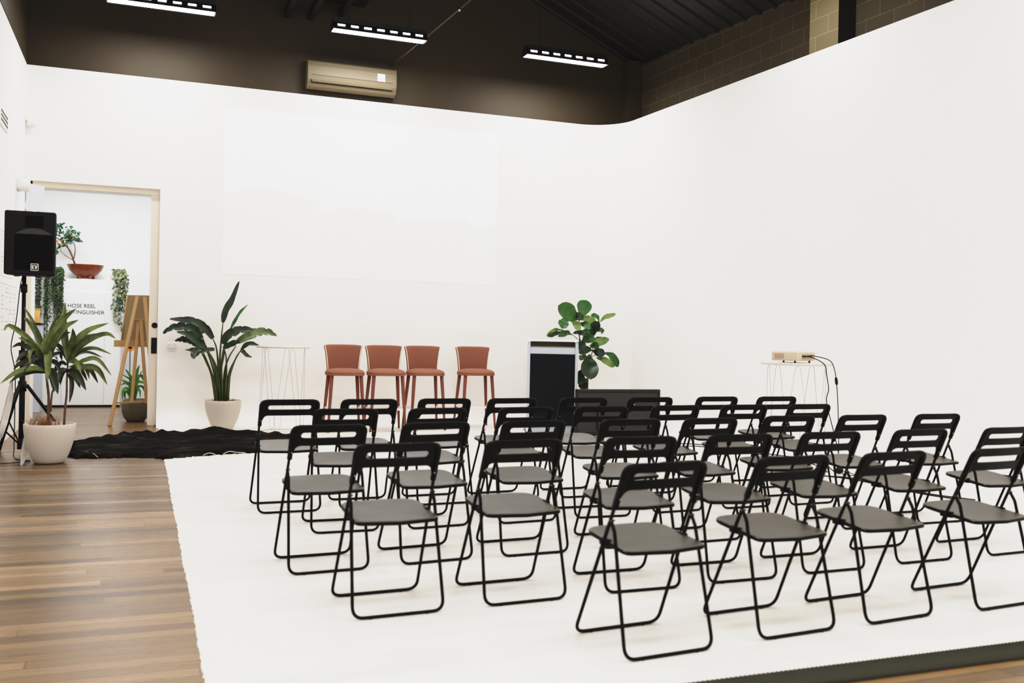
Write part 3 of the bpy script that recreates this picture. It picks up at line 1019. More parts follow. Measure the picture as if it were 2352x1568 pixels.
# ================================================================ LECTERN, TELEVISION, GLASS
LX, LY = 5.075, 11.70
le = thing('lectern', 'tall white lectern with a black front panel, standing before the fig plant', 'lectern', (LX, LY, 0), math.atan2(-LX, LY))
m = MB()
for sx in (-1, 1): m = MB(); m.box((sx * 0.315, 0.2, 0.595), (0.038, 0.44, 1.19)); m.build('side_panel', M['lam'], le)
m = MB(); m.box((0, 0.2, 1.215), (0.675, 0.50, 0.032)); m.build('top', M['lam_white'], le)
m = MB(); m.box((0, 0.005, 1.075), (0.59, 0.022, 0.08)); m.build('rail', M['lam'], le)
m = MB(); m.box((0, 0.0, 0.565), (0.592, 0.024, 0.94)); m.build('front_panel', M['panel_navy'], le)
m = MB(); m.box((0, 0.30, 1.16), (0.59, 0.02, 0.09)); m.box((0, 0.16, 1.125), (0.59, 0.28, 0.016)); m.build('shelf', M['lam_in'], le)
m = MB(); m.box((0, 0.2, 0.045), (0.59, 0.38, 0.09)); m.build('plinth', M['lam'], le)

tv = thing('television', 'black flat-screen television standing on the floor, back toward the chairs', 'television', (5.68, 10.98, 0), R(-2))
m = MB()
w, z0, z1 = 0.585, 0.025, 0.612
# shell: frame ring with a rounded shoulder, recessed back plate
for (c, d) in (((0, 0.0, z1 - 0.022), (2 * w, 0.06, 0.044)), ((0, 0, z0 + 0.022), (2 * w, 0.06, 0.044)), ((-w + 0.014, 0, (z0 + z1) / 2), (0.028, 0.06, z1 - z0)), ((w - 0.014, 0, (z0 + z1) / 2), (0.028, 0.06, z1 - z0))):
    m.box(c, d, bev=0.012)
m.build('frame', M['tv_dark'], tv)
m = MB(); m.box((0, 0.006, (z0 + z1) / 2), (2 * w - 0.05, 0.04, z1 - z0 - 0.07)); m.build('back_plate', M['tv'], tv)
m = MB(); m.box((0.02, -0.03, 0.24), (0.62, 0.05, 0.3), bev=0.012); m.build('electronics_hump', M['tv'], tv)
m = MB()
for k in range(14): m.box((-0.36 + k * 0.055, -0.0155, 0.50), (0.036, 0.003, 0.006))
m.build('vent', M['tv_dark'], tv)
for x, z in ((-0.2, 0.42), (0.2, 0.42), (-0.2, 0.2), (0.2, 0.2)):
    m = MB(); m.tube([(x, -0.05, z), (x, -0.061, z)], 0.008, 10); m.build('screw', M['steel'], tv)
m = MB(); m.box((0, 0.027, (z0 + z1) / 2), (2 * w - 0.03, 0.006, z1 - z0 - 0.03)); m.build('screen', M['black'], tv)
for sx in (-1, 1):
    m = MB(); m.box((sx * 0.36, 0, 0.0125), (0.05, 0.22, 0.025)); m.build('foot', M['tv_dark'], tv)

gl = thing('glass_ornament', 'small clear glass globe on a dark foot beside the lectern base', 'ornament', (4.66, 11.55, 0))
m = MB(); m.lathe([(0, 0.0), (0.032, 0.0), (0.032, 0.008), (0.012, 0.022), (0.009, 0.036)], n=20); m.build('foot', M['black'], gl)
m = MB(); m.ball((0, 0, 0.074), 0.040, 18); m.build('globe', M['glass'], gl)


# ================================================================ LEAVES
def blade(mb, pts, width, prof='strap', fold=0.25, n=12, wave=0.0, face=None, split=0):
    """leaf blade swept along the curve pts (base..tip); face = direction the leaf's upper side looks to"""
    P = smooth_path(pts, max(3, n // (len(pts) - 1)))
    N = len(P)
    rows = []
    fd = Vector(face) if face is not None else Vector((-0.25, -1, 0.35))
    for i, p in enumerate(P):
        s = i / (N - 1)
        t = (P[min(i + 1, N - 1)] - P[max(i - 1, 0)]).normalized()
        sd = t.cross(fd)
        if sd.length < 1e-4: sd = t.orthogonal()
        sd.normalize()
        nr = sd.cross(t).normalized()
        if prof == 'strap': w = math.sin(PI * min(1, s * 0.93 + 0.07)) ** 0.75
        elif prof == 'paddle': w = (math.sin(PI * min(1, s * 0.94 + 0.06)) ** 0.55) * (1 - 0.25 * s)
        elif prof == 'fig': w = math.sin(PI * s ** 1.25) ** 0.6 * (0.55 + 0.55 * s) if 0 < s < 1 else 0.0
        else: w = math.sin(PI * s) ** 0.8 if 0 < s < 1 else 0
        w = max(w, 0.012) * width / 2
        wl = wr = w
        if split:
            q = (s * split) % 1.0
            k = 1 - 0.55 * max(0, (q - 0.7) / 0.3) if 0.25 < s < 0.95 else 1
            wl *= k; wr *= 1 - 0.55 * max(0, (((s * split + 0.4) % 1.0) - 0.7) / 0.3) if 0.25 < s < 0.95 else 1
        wv = wave * math.sin(s * 17 + width * 50)
        lift = fold * w
        rows.append([p - sd * wl + nr * (lift + wv), p - sd * wl * 0.5 + nr * lift * 0.45, p, p + sd * wr * 0.5 + nr * lift * 0.45, p + sd * wr + nr * (lift - wv)])
    mb.sheet(rows)


def pot_mesh(r_top, r_bot, h, wall=0.016, bulge=0.06):
    prof = [(0.0, 0.0), (r_bot * 0.9, 0.0), (r_bot, 0.012)]
    for k in range(1, 11):
        s = k / 10
        prof.append((r_bot + (r_top - r_bot) * math.sin(s * PI / 2) ** 0.85, 0.012 + (h - 0.016) * s))
    prof += [(r_top - 0.003, h), (r_top - wall, h), (r_top - wall - 0.004, h - 0.05), (0.0, h - 0.05)]
    mb = MB(); mb.lathe(prof, n=56)
    return mb


def zc(x0, y0, k): return lambda x, y: (x0 + x / k, y0 + y / k)

# ---- cordyline in a white pot, front left
PX, PY = -0.765, 9.865
pl1 = thing('potted_cordyline', 'two-stemmed cordyline with long arching leaves in a white pot by the speaker stand', 'potted plant', (PX, PY, 0))
PO = Vector((PX, PY, 0))
pot_mesh(0.222, 0.135, 0.36).build('pot', M['pot'], pl1)
m = MB(); m.lathe([(0, 0.335), (0.12, 0.333), (0.205, 0.322)], n=40); m.build('soil', M['fibre'], pl1)
m = MB()
for i in range(150):
    a = random.uniform(0, 2 * PI); r_ = random.uniform(0, 0.15)
    b = Vector((-0.05 + r_ * math.cos(a), r_ * math.sin(a), 0.33)); d = Vector((random.uniform(-0.06, 0.06), random.uniform(-0.06, 0.06), random.uniform(0.03, 0.10)))
    m.tube([b, b + d * 0.6 + Vector((0, 0, 0.01)), b + d], 0.0014, 4)
m.build('coir_fibre', M['fibre'], pl1)
q = zc(0, 680, 3.921)
def A1(x, y, dy=0.0): return at(*q(x, y), Y=PY + dy) - PO
for ps, r0 in (([(440, 1160), (437, 1020), (438, 900), (425, 780), (412, 640), (412, 540)], 0.013), ([(455, 1040), (462, 930), (472, 860), (490, 810), (480, 700)], 0.009), ([(577, 1160), (588, 1000), (600, 880), (603, 740), (614, 560)], 0.011)):
    m = MB(); P = smooth_path([A1(x, y, -0.01) for x, y in ps], 5); m.tube(P, r0, 8, rr=[r0 * (1 - 0.35 * i / len(P)) * (1 + 0.08 * math.sin(i * 2.4)) for i in range(len(P))]); m.build('stem', M['stem'], pl1)
CL = [([(395, 540), (345, 400), (300, 240), (215, 92)], 42, 0, .15), ([(400, 560), (320, 450), (200, 335), (80, 266), (33, 315)], 52, 0, -.1), ([(405, 590), (330, 480), (260, 420), (160, 370)], 52, 0, -.2),
      ([(400, 600), (300, 500), (190, 435), (105, 462)], 48, 1, .1), ([(405, 620), (300, 535), (210, 530), (140, 604)], 60, 1, -.15), ([(410, 650), (290, 590), (180, 610), (120, 664)], 52, 1, .05),
      ([(410, 670), (300, 655), (150, 690), (0, 790)], 60, 0, -.3), ([(410, 690), (310, 680), (170, 720), (88, 780)], 46, 1, -.1), ([(412, 560), (425, 440), (470, 290), (522, 156)], 44, 1, .1),
      ([(430, 560), (470, 400), (560, 230), (690, 108)], 78, 0, -.1), ([(450, 560), (490, 430), (580, 290), (712, 212)], 74, 0, -.2), ([(425, 540), (438, 520), (438, 620), (428, 775)], 76, 0, -.28),
      ([(440, 660), (478, 690), (505, 780), (522, 884)], 74, 1, -.25), ([(410, 540), (385, 430), (330, 300), (298, 240)], 40, 0, .25), ([(405, 600), (320, 500), (275, 510), (275, 630)], 44, 0, -.3),
      ([(415, 650), (470, 590), (520, 620), (545, 720)], 48, 1, -.15), ([(410, 640), (395, 520), (400, 420), (455, 300)], 50, 0, .0), ([(415, 600), (350, 560), (230, 640), (215, 720)], 44, 1, -.2),
      ([(612, 580), (590, 400), (575, 220), (590, 52)], 72, 0, .05), ([(620, 560), (640, 460), (665, 370), (655, 286)], 62, 0, -.1), ([(625, 570), (680, 420), (800, 310), (985, 240)], 66, 0, .0),
      ([(630, 600), (700, 480), (840, 380), (965, 340), (1045, 385)], 56, 0, -.15), ([(630, 600), (720, 500), (850, 470), (1010, 525)], 42, 0, .1), ([(640, 640), (760, 580), (880, 570), (1008, 718)], 46, 0, -.1),
      ([(640, 680), (760, 640), (880, 660), (968, 800)], 62, 0, .1), ([(600, 620), (640, 580), (700, 610), (735, 695)], 58, 0, -.25), ([(615, 670), (660, 680), (720, 740), (776, 850)], 74, 1, -.2),
      ([(612, 700), (648, 760), (645, 860), (625, 962)], 44, 1, -.1), ([(605, 680), (580, 660), (545, 700), (528, 790)], 58, 1, -.2), ([(620, 640), (720, 620), (780, 660), (806, 748)], 42, 0, .15),
      ([(620, 660), (700, 650), (750, 690), (786, 765)], 40, 1, .2), ([(600, 620), (560, 600), (510, 650), (500, 720)], 46, 1, .1), ([(610, 590), (560, 480), (510, 430), (470, 390)], 40, 1, .2),
      ([(412, 560), (340, 380), (250, 220), (215, 200)], 34, 0, .3), ([(410, 600), (470, 540), (540, 520), (560, 580)], 44, 1, .2)]
for pts, w, dk, dy in CL:
    m = MB()
    n_ = len(pts)
    blade(m, [A1(x, y, dy * (i / (n_ - 1))) for i, (x, y) in enumerate(pts)], w / 3.921 / 160 * 0.60, 'strap', fold=0.5, n=15)
    m.build('leaf', M['leaf_cord_dk' if dk else 'leaf_cord'], pl1)
# a second, shorter flush of leaves between the long ones
rl = random.Random(11)
for pts, w, dk, dy in CL[::2]:
    m = MB(); n_ = len(pts); b0 = pts[0]; ox, oy = rl.uniform(-18, 18), rl.uniform(-16, 26)
    P = [(b0[0] + (x - b0[0]) * 0.78 + ox * i / (n_ - 1), b0[1] + (y - b0[1]) * 0.74 + (oy + 22) * (i / (n_ - 1)) ** 2) for i, (x, y) in enumerate(pts)]
    blade(m, [A1(x, y, (dy + 0.18) * (i / (n_ - 1))) for i, (x, y) in enumerate(P)], w / 3.921 / 160 * 0.5, 'strap', fold=0.45, n=15)
    m.build('leaf', M['leaf_cord_dk'], pl1)

# ---- strelitzia in a white pot beside the doorway
PX, PY = 1.0, 12.80
pl2 = thing('potted_strelitzia', 'broad-leaved bird of paradise plant in a white pot at the back wall by the doorway', 'potted plant', (PX, PY, 0))
PO = Vector((PX, PY, 0))
pot_mesh(0.226, 0.125, 0.37).build('pot', M['pot'], pl2)
m = MB(); m.lathe([(0, 0.352), (0.12, 0.348), (0.208, 0.334)], n=40); m.build('soil', M['soil'], pl2)
m = MB()
for i in range(120):
    a = random.uniform(0, 2 * PI); r_ = random.uniform(0.03, 0.2)
    b = Vector((r_ * math.cos(a), r_ * math.sin(a), 0.34)); d = Vector((random.uniform(-0.05, 0.05), random.uniform(-0.05, 0.05), random.uniform(0.01, 0.05)))
    m.tube([b, b + d * 0.6 + Vector((0, 0, 0.01)), b + d], 0.002, 4)
m.build('coir_fibre', M['fibre'], pl2)
q2 = zc(340, 620, 3.564)
def A2(x, y, dy=0.0): return at(*q2(x, y), Y=PY + dy) - PO
SLV = [([(590, 1075), (585, 800), (600, 560), (614, 430)], [(614, 430), (640, 330), (690, 240), (748, 88)], 92, 0, 0, .0, 0), ([(612, 1075), (600, 800), (625, 620), (668, 500)], [(668, 500), (710, 420), (760, 340), (818, 282)], 42, 2, 0, .1, 0),
       ([(580, 1075), (575, 800), (560, 640), (530, 560)], [(530, 560), (470, 480), (380, 425), (270, 410), (176, 400)], 92, 0, 1, -.1, 3.0), ([(570, 1075), (550, 880), (490, 680), (425, 560)], [(440, 560), (370, 490), (290, 465), (190, 480), (122, 520)], 104, 0, 1, .1, 3.5),
       ([(560, 1075), (530, 880), (480, 740), (440, 650)], [(470, 640), (400, 580), (330, 530), (235, 505)], 96, 0, 1, -.15, 3.0), ([(555, 1075), (520, 860), (470, 740), (430, 660)], [(450, 650), (370, 590), (290, 570), (220, 580)], 90, 0, 1, .1, 3.5),
       ([(565, 1075), (540, 900), (470, 730), (440, 690)], [(545, 650), (470, 655), (390, 655), (300, 655)], 62, 0, 1, -.1, 2.5), ([(570, 1075), (560, 860), (520, 720), (480, 670)], [(440, 655), (400, 670), (380, 700), (370, 728)], 96, 0, 1, -.2, 0),
       ([(605, 1075), (595, 850), (620, 700), (630, 620)], [(612, 605), (650, 545), (720, 505), (790, 490), (875, 490)], 108, 0, 1, -.1, 2.5), ([(620, 1075), (625, 850), (660, 720), (720, 620)], [(735, 590), (820, 545), (900, 515), (980, 510), (1058, 540)], 116, 1, 1, .0, 3.5),
       ([(625, 1075), (640, 880), (640, 720), (625, 650)], [(615, 640), (670, 615), (720, 595), (755, 590)], 72, 0, 1, -.1, 0), ([(640, 1075), (670, 860), (720, 720), (762, 655)], [(762, 655), (810, 610), (860, 605), (912, 622)], 54, 0, 1, .05, 0),
       ([(635, 1075), (660, 860), (710, 740), (760, 655)], [(762, 650), (780, 670), (810, 700), (850, 714)], 46, 0, 1, -.05, 0), ([(600, 1075), (560, 800), (480, 640), (420, 480)], [(452, 520), (440, 480), (400, 475), (330, 460)], 70, 0, 1, .2, 2.0)]
for st, bl, w, c, arch, dy, sp in SLV:
    mt = M[('leaf_str', 'leaf_str_lt', 'leaf_fig')[c]]
    P = smooth_path([A2(x, y, dy * i / 3 + (random.uniform(-0.03, 0.03) if i == 0 else 0)) for i, (x, y) in enumerate(st)], 6)
    m = MB(); m.tube(P, 0.01, 8, rr=[0.017 - 0.011 * i / (len(P) - 1) for i in range(len(P))])
    sk = m.build('stalk', M['stem_green'], pl2)
    m = MB(); nb = len(bl)
    blade(m, [A2(x, y, dy + dy * 0.6 * i / (nb - 1)) for i, (x, y) in enumerate(bl)], w / 3.564 / 172 * (0.80 if arch else 0.66), 'paddle', fold=0.42, n=26, wave=0.006, split=sp * 1.6, face=(-0.2, -1, 0.5) if arch else (-0.4, -1, 0.1))
    m.build('leaf', mt, pl2)
m = MB()
for i in range(10):
    a = i * 0.63; m.tube([(0.05 * math.cos(a), 0.05 * math.sin(a), 0.34), (0.062 * math.cos(a), 0.06 * math.sin(a), 0.52), (0.08 * math.cos(a), 0.07 * math.sin(a), 0.66)], 0.016, 6, rr=[0.02, 0.016, 0.004])
m.build('sheath', M['stem_green'], pl2)

# ---- fiddle-leaf fig behind the lectern
PX, PY = 6.0, 12.50
pl3 = thing('potted_fig', 'fiddle-leaf fig with large rounded leaves behind the lectern and television', 'potted plant', (PX, PY, 0))
PO = Vector((PX, PY, 0))
pot_mesh(0.2, 0.13, 0.33).build('pot', M['pot'], pl3)
m = MB(); m.lathe([(0, 0.31), (0.1, 0.308), (0.184, 0.296)], n=40); m.build('soil', M['soil'], pl3)
q3 = zc(1180, 660, 4.611)
def A3(x, y, dy=0.0): return at(*q3(x, y), Y=PY + dy) - PO
for ps, r0 in (([(776, 1430), (778, 1200), (782, 1000), (790, 850), (760, 720), (715, 600), (690, 480), (692, 340)], 0.015), ([(782, 820), (830, 690), (840, 600), (850, 480), (890, 400)], 0.008), ([(720, 610), (660, 530), (600, 490)], 0.006), ([(800, 760), (850, 720), (960, 690)], 0.006)):
    P = smooth_path([A3(x, y, 0.02) for x, y in ps], 5); m = MB(); m.tube(P, r0, 8, rr=[r0 * (1 - 0.5 * i / len(P)) for i in range(len(P))]); m.build('stem', M['stem'], pl3)
FG = [([(692, 340), (600, 280), (470, 190)], 205, 0, -.1), ([(715, 330), (740, 230), (762, 132)], 176, 0, .05), ([(545, 318), (530, 370), (512, 436)], 96, 0, -.2), ([(905, 372), (970, 315), (1082, 282)], 46, 2, .1),
      ([(905, 368), (880, 310), (815, 288)], 44, 0, .1), ([(600, 345), (660, 390), (696, 456)], 66, 2, -.15), ([(700, 340), (780, 335), (870, 378)], 72, 2, -.1), ([(690, 385), (750, 390), (815, 440)], 64, 0, -.2),
      ([(838, 522), (850, 440), (905, 362)], 94, 1, -.15), ([(880, 460), (920, 455), (950, 476)], 56, 0, .1), ([(535, 455), (440, 450), (345, 515)], 36, 2, -.1), ([(540, 460), (440, 490), (356, 522)], 42, 1, -.2),
      ([(620, 500), (560, 480), (472, 524)], 54, 0, -.2), ([(620, 488), (690, 475), (775, 510)], 48, 1, -.2), ([(700, 490), (760, 470), (830, 470)], 64, 0, .1), ([(715, 575), (780, 540), (850, 575)], 92, 0, -.2),
      ([(800, 620), (880, 590), (1012, 542)], 74, 2, -.05), ([(930, 522), (890, 545), (835, 590)], 46, 0, .0), ([(690, 545), (705, 600), (740, 645)], 92, 1, -.1), ([(835, 665), (760, 655), (688, 695)], 86, 1, -.15),
      ([(832, 668), (890, 685), (965, 715)], 84, 1, -.1), ([(955, 688), (1040, 730), (1106, 842)], 74, 0, .0), ([(868, 742), (960, 770), (1068, 842)], 62, 2, -.1), ([(800, 705), (800, 830), (815, 975)], 205, 1, -.3),
      ([(735, 860), (700, 940), (700, 1030)], 130, 1, -.1), ([(690, 725), (720, 740), (745, 765)], 66, 0, -.1), ([(770, 960), (740, 1020), (720, 1090)], 110, 1, -.1), ([(810, 640), (860, 610), (880, 660)], 60, 0, -.1), ([(640, 330), (680, 300), (730, 345)], 70, 1, -.1)]
for pts, w, c, dy in FG:
    m = MB()
    blade(m, [A3(x, y, dy * i / 2) for i, (x, y) in enumerate(pts)], w / 4.611 / 176 * (1.45 if w < 100 else 1.12), 'fig', fold=0.22, n=16, wave=0.009, face=(-0.35, -1, 0.25))
    m.build('leaf', M[('leaf_fig', 'leaf_fig_dk', 'leaf_fig_lt')[c]], pl3)

# ---- strap-leaved plant in a grey pot, next room
PX, PY = -0.04, 14.10
pl4 = thing('potted_strap_plant', 'bright green strap-leaved plant in a round grey pot behind the easel', 'potted plant', (PX, PY, 0))
PO = Vector((PX, PY, 0))
prof = [(0, 0), (0.11, 0.0), (0.15, 0.05), (0.178, 0.13), (0.178, 0.22), (0.165, 0.285), (0.155, 0.30), (0.14, 0.295), (0.14, 0.25), (0, 0.25)]
m = MB(); m.lathe(prof, n=40); m.build('pot', M['pot_grey'], pl4)
m = MB(); m.lathe([(0, 0.27), (0.139, 0.262)], n=24); m.build('soil', M['soil'], pl4)
q4 = zc(200, 660, 4.611)
def A4(x, y, dy=0.0): return at(*q4(x, y), Y=PY + dy) - PO
for pts, w, dy in (([(500, 1210), (510, 1000), (530, 900), (555, 818)], 50, .05), ([(490, 1210), (480, 1000), (440, 910), (402, 862)], 36, .1), ([(490, 1210), (470, 1000), (430, 955), (335, 905)], 26, 0), ([(490, 1210), (470, 1050), (420, 1010), (360, 975)], 46, -.1),
                   ([(490, 1210), (440, 1080), (385, 1090), (375, 1195)], 42, -.05), ([(505, 1210), (530, 980), (575, 935), (602, 1000)], 46, .0), ([(505, 1210), (530, 1020), (580, 1005), (622, 1028)], 40, -.1), ([(505, 1210), (540, 1060), (590, 1055), (606, 1104)], 36, .1),
                   ([(510, 1210), (530, 1080), (560, 1100), (562, 1172)], 32, -.1), ([(480, 1210), (460, 1060), (410, 1015), (352, 1035)], 34, .1), ([(500, 1210), (540, 1000), (580, 890), (610, 930)], 14, .1), ([(480, 1210), (430, 1110), (400, 1120), (405, 1190)], 36, .1)):
    m = MB(); blade(m, [A4(x, y, dy * i / 3) for i, (x, y) in enumerate(pts)], w / 4.611 / 155 * 0.72, 'strap', fold=0.3, n=12); m.build('leaf', M['leaf_pot'], pl4)

# ---- easel with a brown board
EY = 14.0
ez = thing('easel', 'pale pine easel seen from behind in the doorway, holding a brown board', 'easel', (-0.1, EY, 0))
EO = Vector((-0.1, EY, 0))
def A5(x, y, Y): return at(*q4(x, y), Y=Y) - EO
def stick(name, a, b, w=0.042, d=0.022):
    dv = b - a
    zq = dv.to_track_quat('Z', 'Y').to_matrix()
    mb = MB(); mb.box((a + b) / 2, (w, d, dv.length), rot=zq)
    return mb.build(name, M['easel'], ez)
lf = at(252, 978, z=0) - EO
stick('leg', A5(533, 95, EY - 0.02), lf + Vector((0, 0, 0.0)), 0.045)
rt_top = A5(608, 100, EY - 0.02)
rf = Vector((rt_top.x + 0.17, lf.y, 0.0))
stick('leg', rt_top, rf, 0.045)
stick('mast', A5(545, 360, EY - 0.01), A5(472, 1212, EY - 0.2), 0.04)
stick('rear_prop', A5(566, 350, EY - 0.03), A5(632, 1228, EY - 0.26), 0.04)
stick('crossbar', A5(500, 335, EY - 0.02), A5(612, 335, EY - 0.02), 0.03, 0.02).rotation_euler = (0, 0, 0)
stick('tray', A5(285, 592, EY + 0.045), A5(690, 596, EY + 0.045), 0.03, 0.09)
stick('stretcher', A5(310, 1222, EY - 0.21), A5(690, 1205, EY - 0.21), 0.03, 0.02)
stick('brace', A5(525, 430, EY), A5(575, 535, EY), 0.02, 0.015)
a = A5(430, 80, EY + 0.06); b = A5(365, 575, EY + 0.06)
bd = thing('canvas_board', 'brown-backed board resting on the easel tray', 'board', EO)
m = MB(); m.prism([(a.x, a.z), (a.x + 0.62, a.z + 0.01), (a.x + 0.56, b.z), (b.x, b.z)], a.y, a.y + 0.02, 'y'); m.build('panel', M['board'], bd)
m = MB(); m.tube([a, b], 0.012, 4); m.build('edge_strip', M['easel'], bd)

# ---- bowl planter with a small citrus tree on the cabinet ledge
LZ = 2.03
p = at(196, 636, YC + 0.25)
bp_ = thing('bowl_planter', 'rust brown footed bowl on the cabinet with a little orange-bearing tree', 'planter', (p.x, YC + 0.27, LZ))
PO = Vector(bp_.location)
m = MB(); m.lathe([(0, 0.03), (0.08, 0.032), (0.17, 0.08), (0.24, 0.15), (0.272, 0.225), (0.278, 0.237), (0.262, 0.235), (0.24, 0.19), (0, 0.17)], n=44); m.build('bowl', M['bowl'], bp_)
for a in (0.6, 2.5, 4.1, 5.3):
    m = MB(); m.tube([(0.14 * math.cos(a), 0.14 * math.sin(a), 0.0), (0.13 * math.cos(a), 0.13 * math.sin(a), 0.075)], 0.024, 10, rr=[0.022, 0.028]); m.build('foot', M['bowl'], bp_)
m = MB(); m.lathe([(0, 0.205), (0.25, 0.205)], n=24); m.build('soil', M['soil'], bp_)
q6 = zc(70, 420, 5.6)
YT = YC + 0.27
def A6(x, y, dy=0.0): return at(*q6(x, y), Y=YT + dy) - PO
m = MB()
for ps, r0 in (([(570, 1040), (545, 970), (500, 860), (400, 750), (330, 700)], 0.016), ([(550, 980), (490, 850), (470, 780), (480, 700)], 0.009), ([(560, 970), (575, 860), (560, 780), (520, 740)], 0.009), ([(545, 990), (460, 940), (390, 870), (385, 790)], 0.006), ([(330, 870), (400, 890)], 0.004), ([(470, 780), (520, 720), (540, 650)], 0.006)):
    P = smooth_path([A6(x, y) for x, y in ps], 5); m.tube(P, r0, 6, rr=[r0 * (1 - 0.6 * i / len(P)) for i in range(len(P))])
m.build('branches', M['stem'], bp_)
def leaf_cloud(mb, C, n, spread, size, down=False):
    for i in range(n):
        p = C + Vector((random.gauss(0, spread), random.gauss(0, spread * 0.8), random.gauss(0, spread * 0.7)))
        d = Vector((random.uniform(-1, 1), random.uniform(-1, 0.6), random.uniform(-0.9, 0.5))).normalized()
        blade(mb, [p, p + d * size * 0.5 + Vector((0, 0, 0.006)), p + d * size], size * 0.5, 'leaf', 0.15, 6)
m = MB()
for x, y, n, s in ((500, 640, 22, .045), (440, 700, 18, .035), (540, 660, 14, .04), (590, 735, 12, .03), (490, 750, 12, .03), (360, 545, 12, .03), (345, 640, 10, .03), (370, 820, 6, .02), (340, 870, 6, .02)):
    leaf_cloud(m, A6(x, y), n, s, 0.075)
m.build('leaves', M['leaf_citrus'], bp_)
for x, y in ((512, 640), (548, 686), (430, 728), (400, 795), (345, 748)):
    m = MB(); m.ball(A6(x, y, -0.05), 0.021, 12); m.build('fruit', M['orange'], bp_)

# ---- trailing plants at either side of the bowl
def trailing(name, lab, xs, y0, Y, n_str, lens, size, mt, density):
    o = at(sum(xs) / 2, y0, Y); o.z = LZ
    t = thing(name, lab, 'hanging plant', (o.x, Y, LZ))
    m = MB(); m.lathe([(0, 0), (0.075, 0.0), (0.095, 0.09), (0.085, 0.09), (0.0, 0.07)], (0, 0.03, 0), n=24); m.build('pot', M['pot'], t)
    st = MB(); lf = MB()
    wx = abs(at(xs[1], y0, Y).x - at(xs[0], y0, Y).x) / 2
    for i in range(n_str):
        x = random.uniform(-wx, wx); L_ = random.uniform(*lens)
        tops = Vector((x * 0.4, random.uniform(-0.05, 0.05) + 0.02, 0.10 + random.uniform(0, 0.04)))
        over = Vector((x, (YC - Y) - 0.045 - random.uniform(0, 0.04), 0.05))
        end = over + Vector((random.uniform(-0.03, 0.03), -0.01, -L_))
        P = smooth_path([tops, (tops + over) / 2 + Vector((0, 0, 0.07)), over, over.lerp(end, 0.5), end], 10)
        st.tube(P, 0.0018, 4)
        for k, p in enumerate(P[4:]):
            for j in range(density):
                d = Vector((random.uniform(-1, 1), random.uniform(-1, 0.2), random.uniform(-1, 0.3))).normalized()
                s_ = size * random.uniform(0.6, 1.2)
                pp = p + Vector((random.uniform(-0.012, 0.012), random.uniform(-0.02, 0.0), random.uniform(-0.012, 0.012)))
                blade(lf, [pp, pp + d * s_ * 0.5, pp + d * s_ + Vector((0, 0, -s_ * 0.3))], s_ * 0.5, 'leaf', 0.1, 4)
    st.build('strands', M['stem_green'], t); lf.build('foliage', mt, t)
    return t
trailing('trailing_fern', 'dense dark green plant trailing down the cabinet left of the bowl, behind the speaker', (86, 116), 630, YC + 0.16, 16, (0.45, 1.05), 0.032, M['leaf_hang'], 3)
trailing('trailing_fern', 'second dense green trailing plant, directly beside the bowl at its left', (122, 148), 620, YC + 0.18, 15, (0.3, 0.95), 0.032, M['leaf_hang'], 3)
trailing('trailing_vine', 'loose variegated vine trailing from the right end of the cabinet beside the bowl', (240, 294), 620, YC + 0.18, 11, (0.2, 1.0), 0.065, M['leaf_vine'], 1)

# ---- other small things in the next room
fx = thing('tube_light', 'glowing violet-white tube light at the head of the doorway', 'light', (0, 15.0, 0))
a = at(243, 437, 15.0); b = at(362, 447, 15.0)
m = MB(); m.tube([(a.x, 0, a.z), (b.x, 0, a.z)], 0.03, 12); m.build('tube', M['tube_glow'], fx)
m = MB(); m.box(((a.x + b.x) / 2, 0.0, a.z + 0.05), (b.x - a.x + 0.06, 0.07, 0.04)); m.build('batten', M['white_enamel'], fx)
for q_ in (0.25, 0.75):
    m = MB(); x_ = a.x + (b.x - a.x) * q_; m.tube([(x_, 0, a.z + 0.06), (x_, 0, 3.80)], 0.006, 6); m.build('hanger', M['steel'], fx)
a = at(64, 452, RB - 0.02); b = at(94, 492, RB - 0.02)
fr = thing('framed_panel', 'narrow brown wall panel with a white centre strip above the speaker', 'wall panel', ((a.x + b.x) / 2, RB - 0.015, a.z))
w_ = b.x - a.x
m = MB(); m.box((-w_ * 0.34, 0, -0.35), (w_ * 0.3, 0.03, 0.7)); m.box((w_ * 0.34, 0, -0.35), (w_ * 0.24, 0.03, 0.7)); m.build('side_strip', M['board'], fr)
m = MB(); m.box((0, 0, -0.35), (w_ * 0.46, 0.02, 0.7)); m.build('centre_strip', M['lam_white'], fr)
sh = thing('shelf_unit', 'small low white shelf with a black top edge beyond the doorway', 'shelf', (-1.62, 15.9, 0))
m = MB(); m.box((0, 0, 0.64), (0.52, 0.4, 1.28)); m.build('body', M['lam'], sh)
m = MB(); m.box((0, 0, 1.295), (0.54, 0.42, 0.03)); m.build('top', M['black'], sh)
bxw = thing('wooden_box', 'honey coloured wooden box on the low shelf beyond the doorway', 'box', (-1.60, 15.88, 1.31))
m = MB(); m.box((0, 0, 0.10), (0.40, 0.3, 0.20), bev=0.006); m.build('body', M['box_wood'], bxw)
m = MB(); m.box((0, 0, 0.207), (0.41, 0.31, 0.014)); m.build('lid', M['box_wood'], bxw)
p = at(299, 796, 16.6)
orn = thing('flower_ornament', 'small orange flower-shaped ornament on a stand, glimpsed under the easel tray', 'ornament', (p.x, 16.6, 0))
m = MB()
for k in range(14):
    a = 2 * PI * k / 14; c = Vector((0, 0, p.z)); d = Vector((math.cos(a), -0.2, math.sin(a)))
    blade(m, [c + d * 0.015, c + d * 0.05, c + d * 0.085], 0.035, 'leaf', 0.1, 4)
m.build('petals', M['orange'], orn)
m = MB(); m.ball((0, -0.015, p.z), 0.03, 12, (1, 0.5, 1)); m.build('centre', M['panel_navy'], orn)
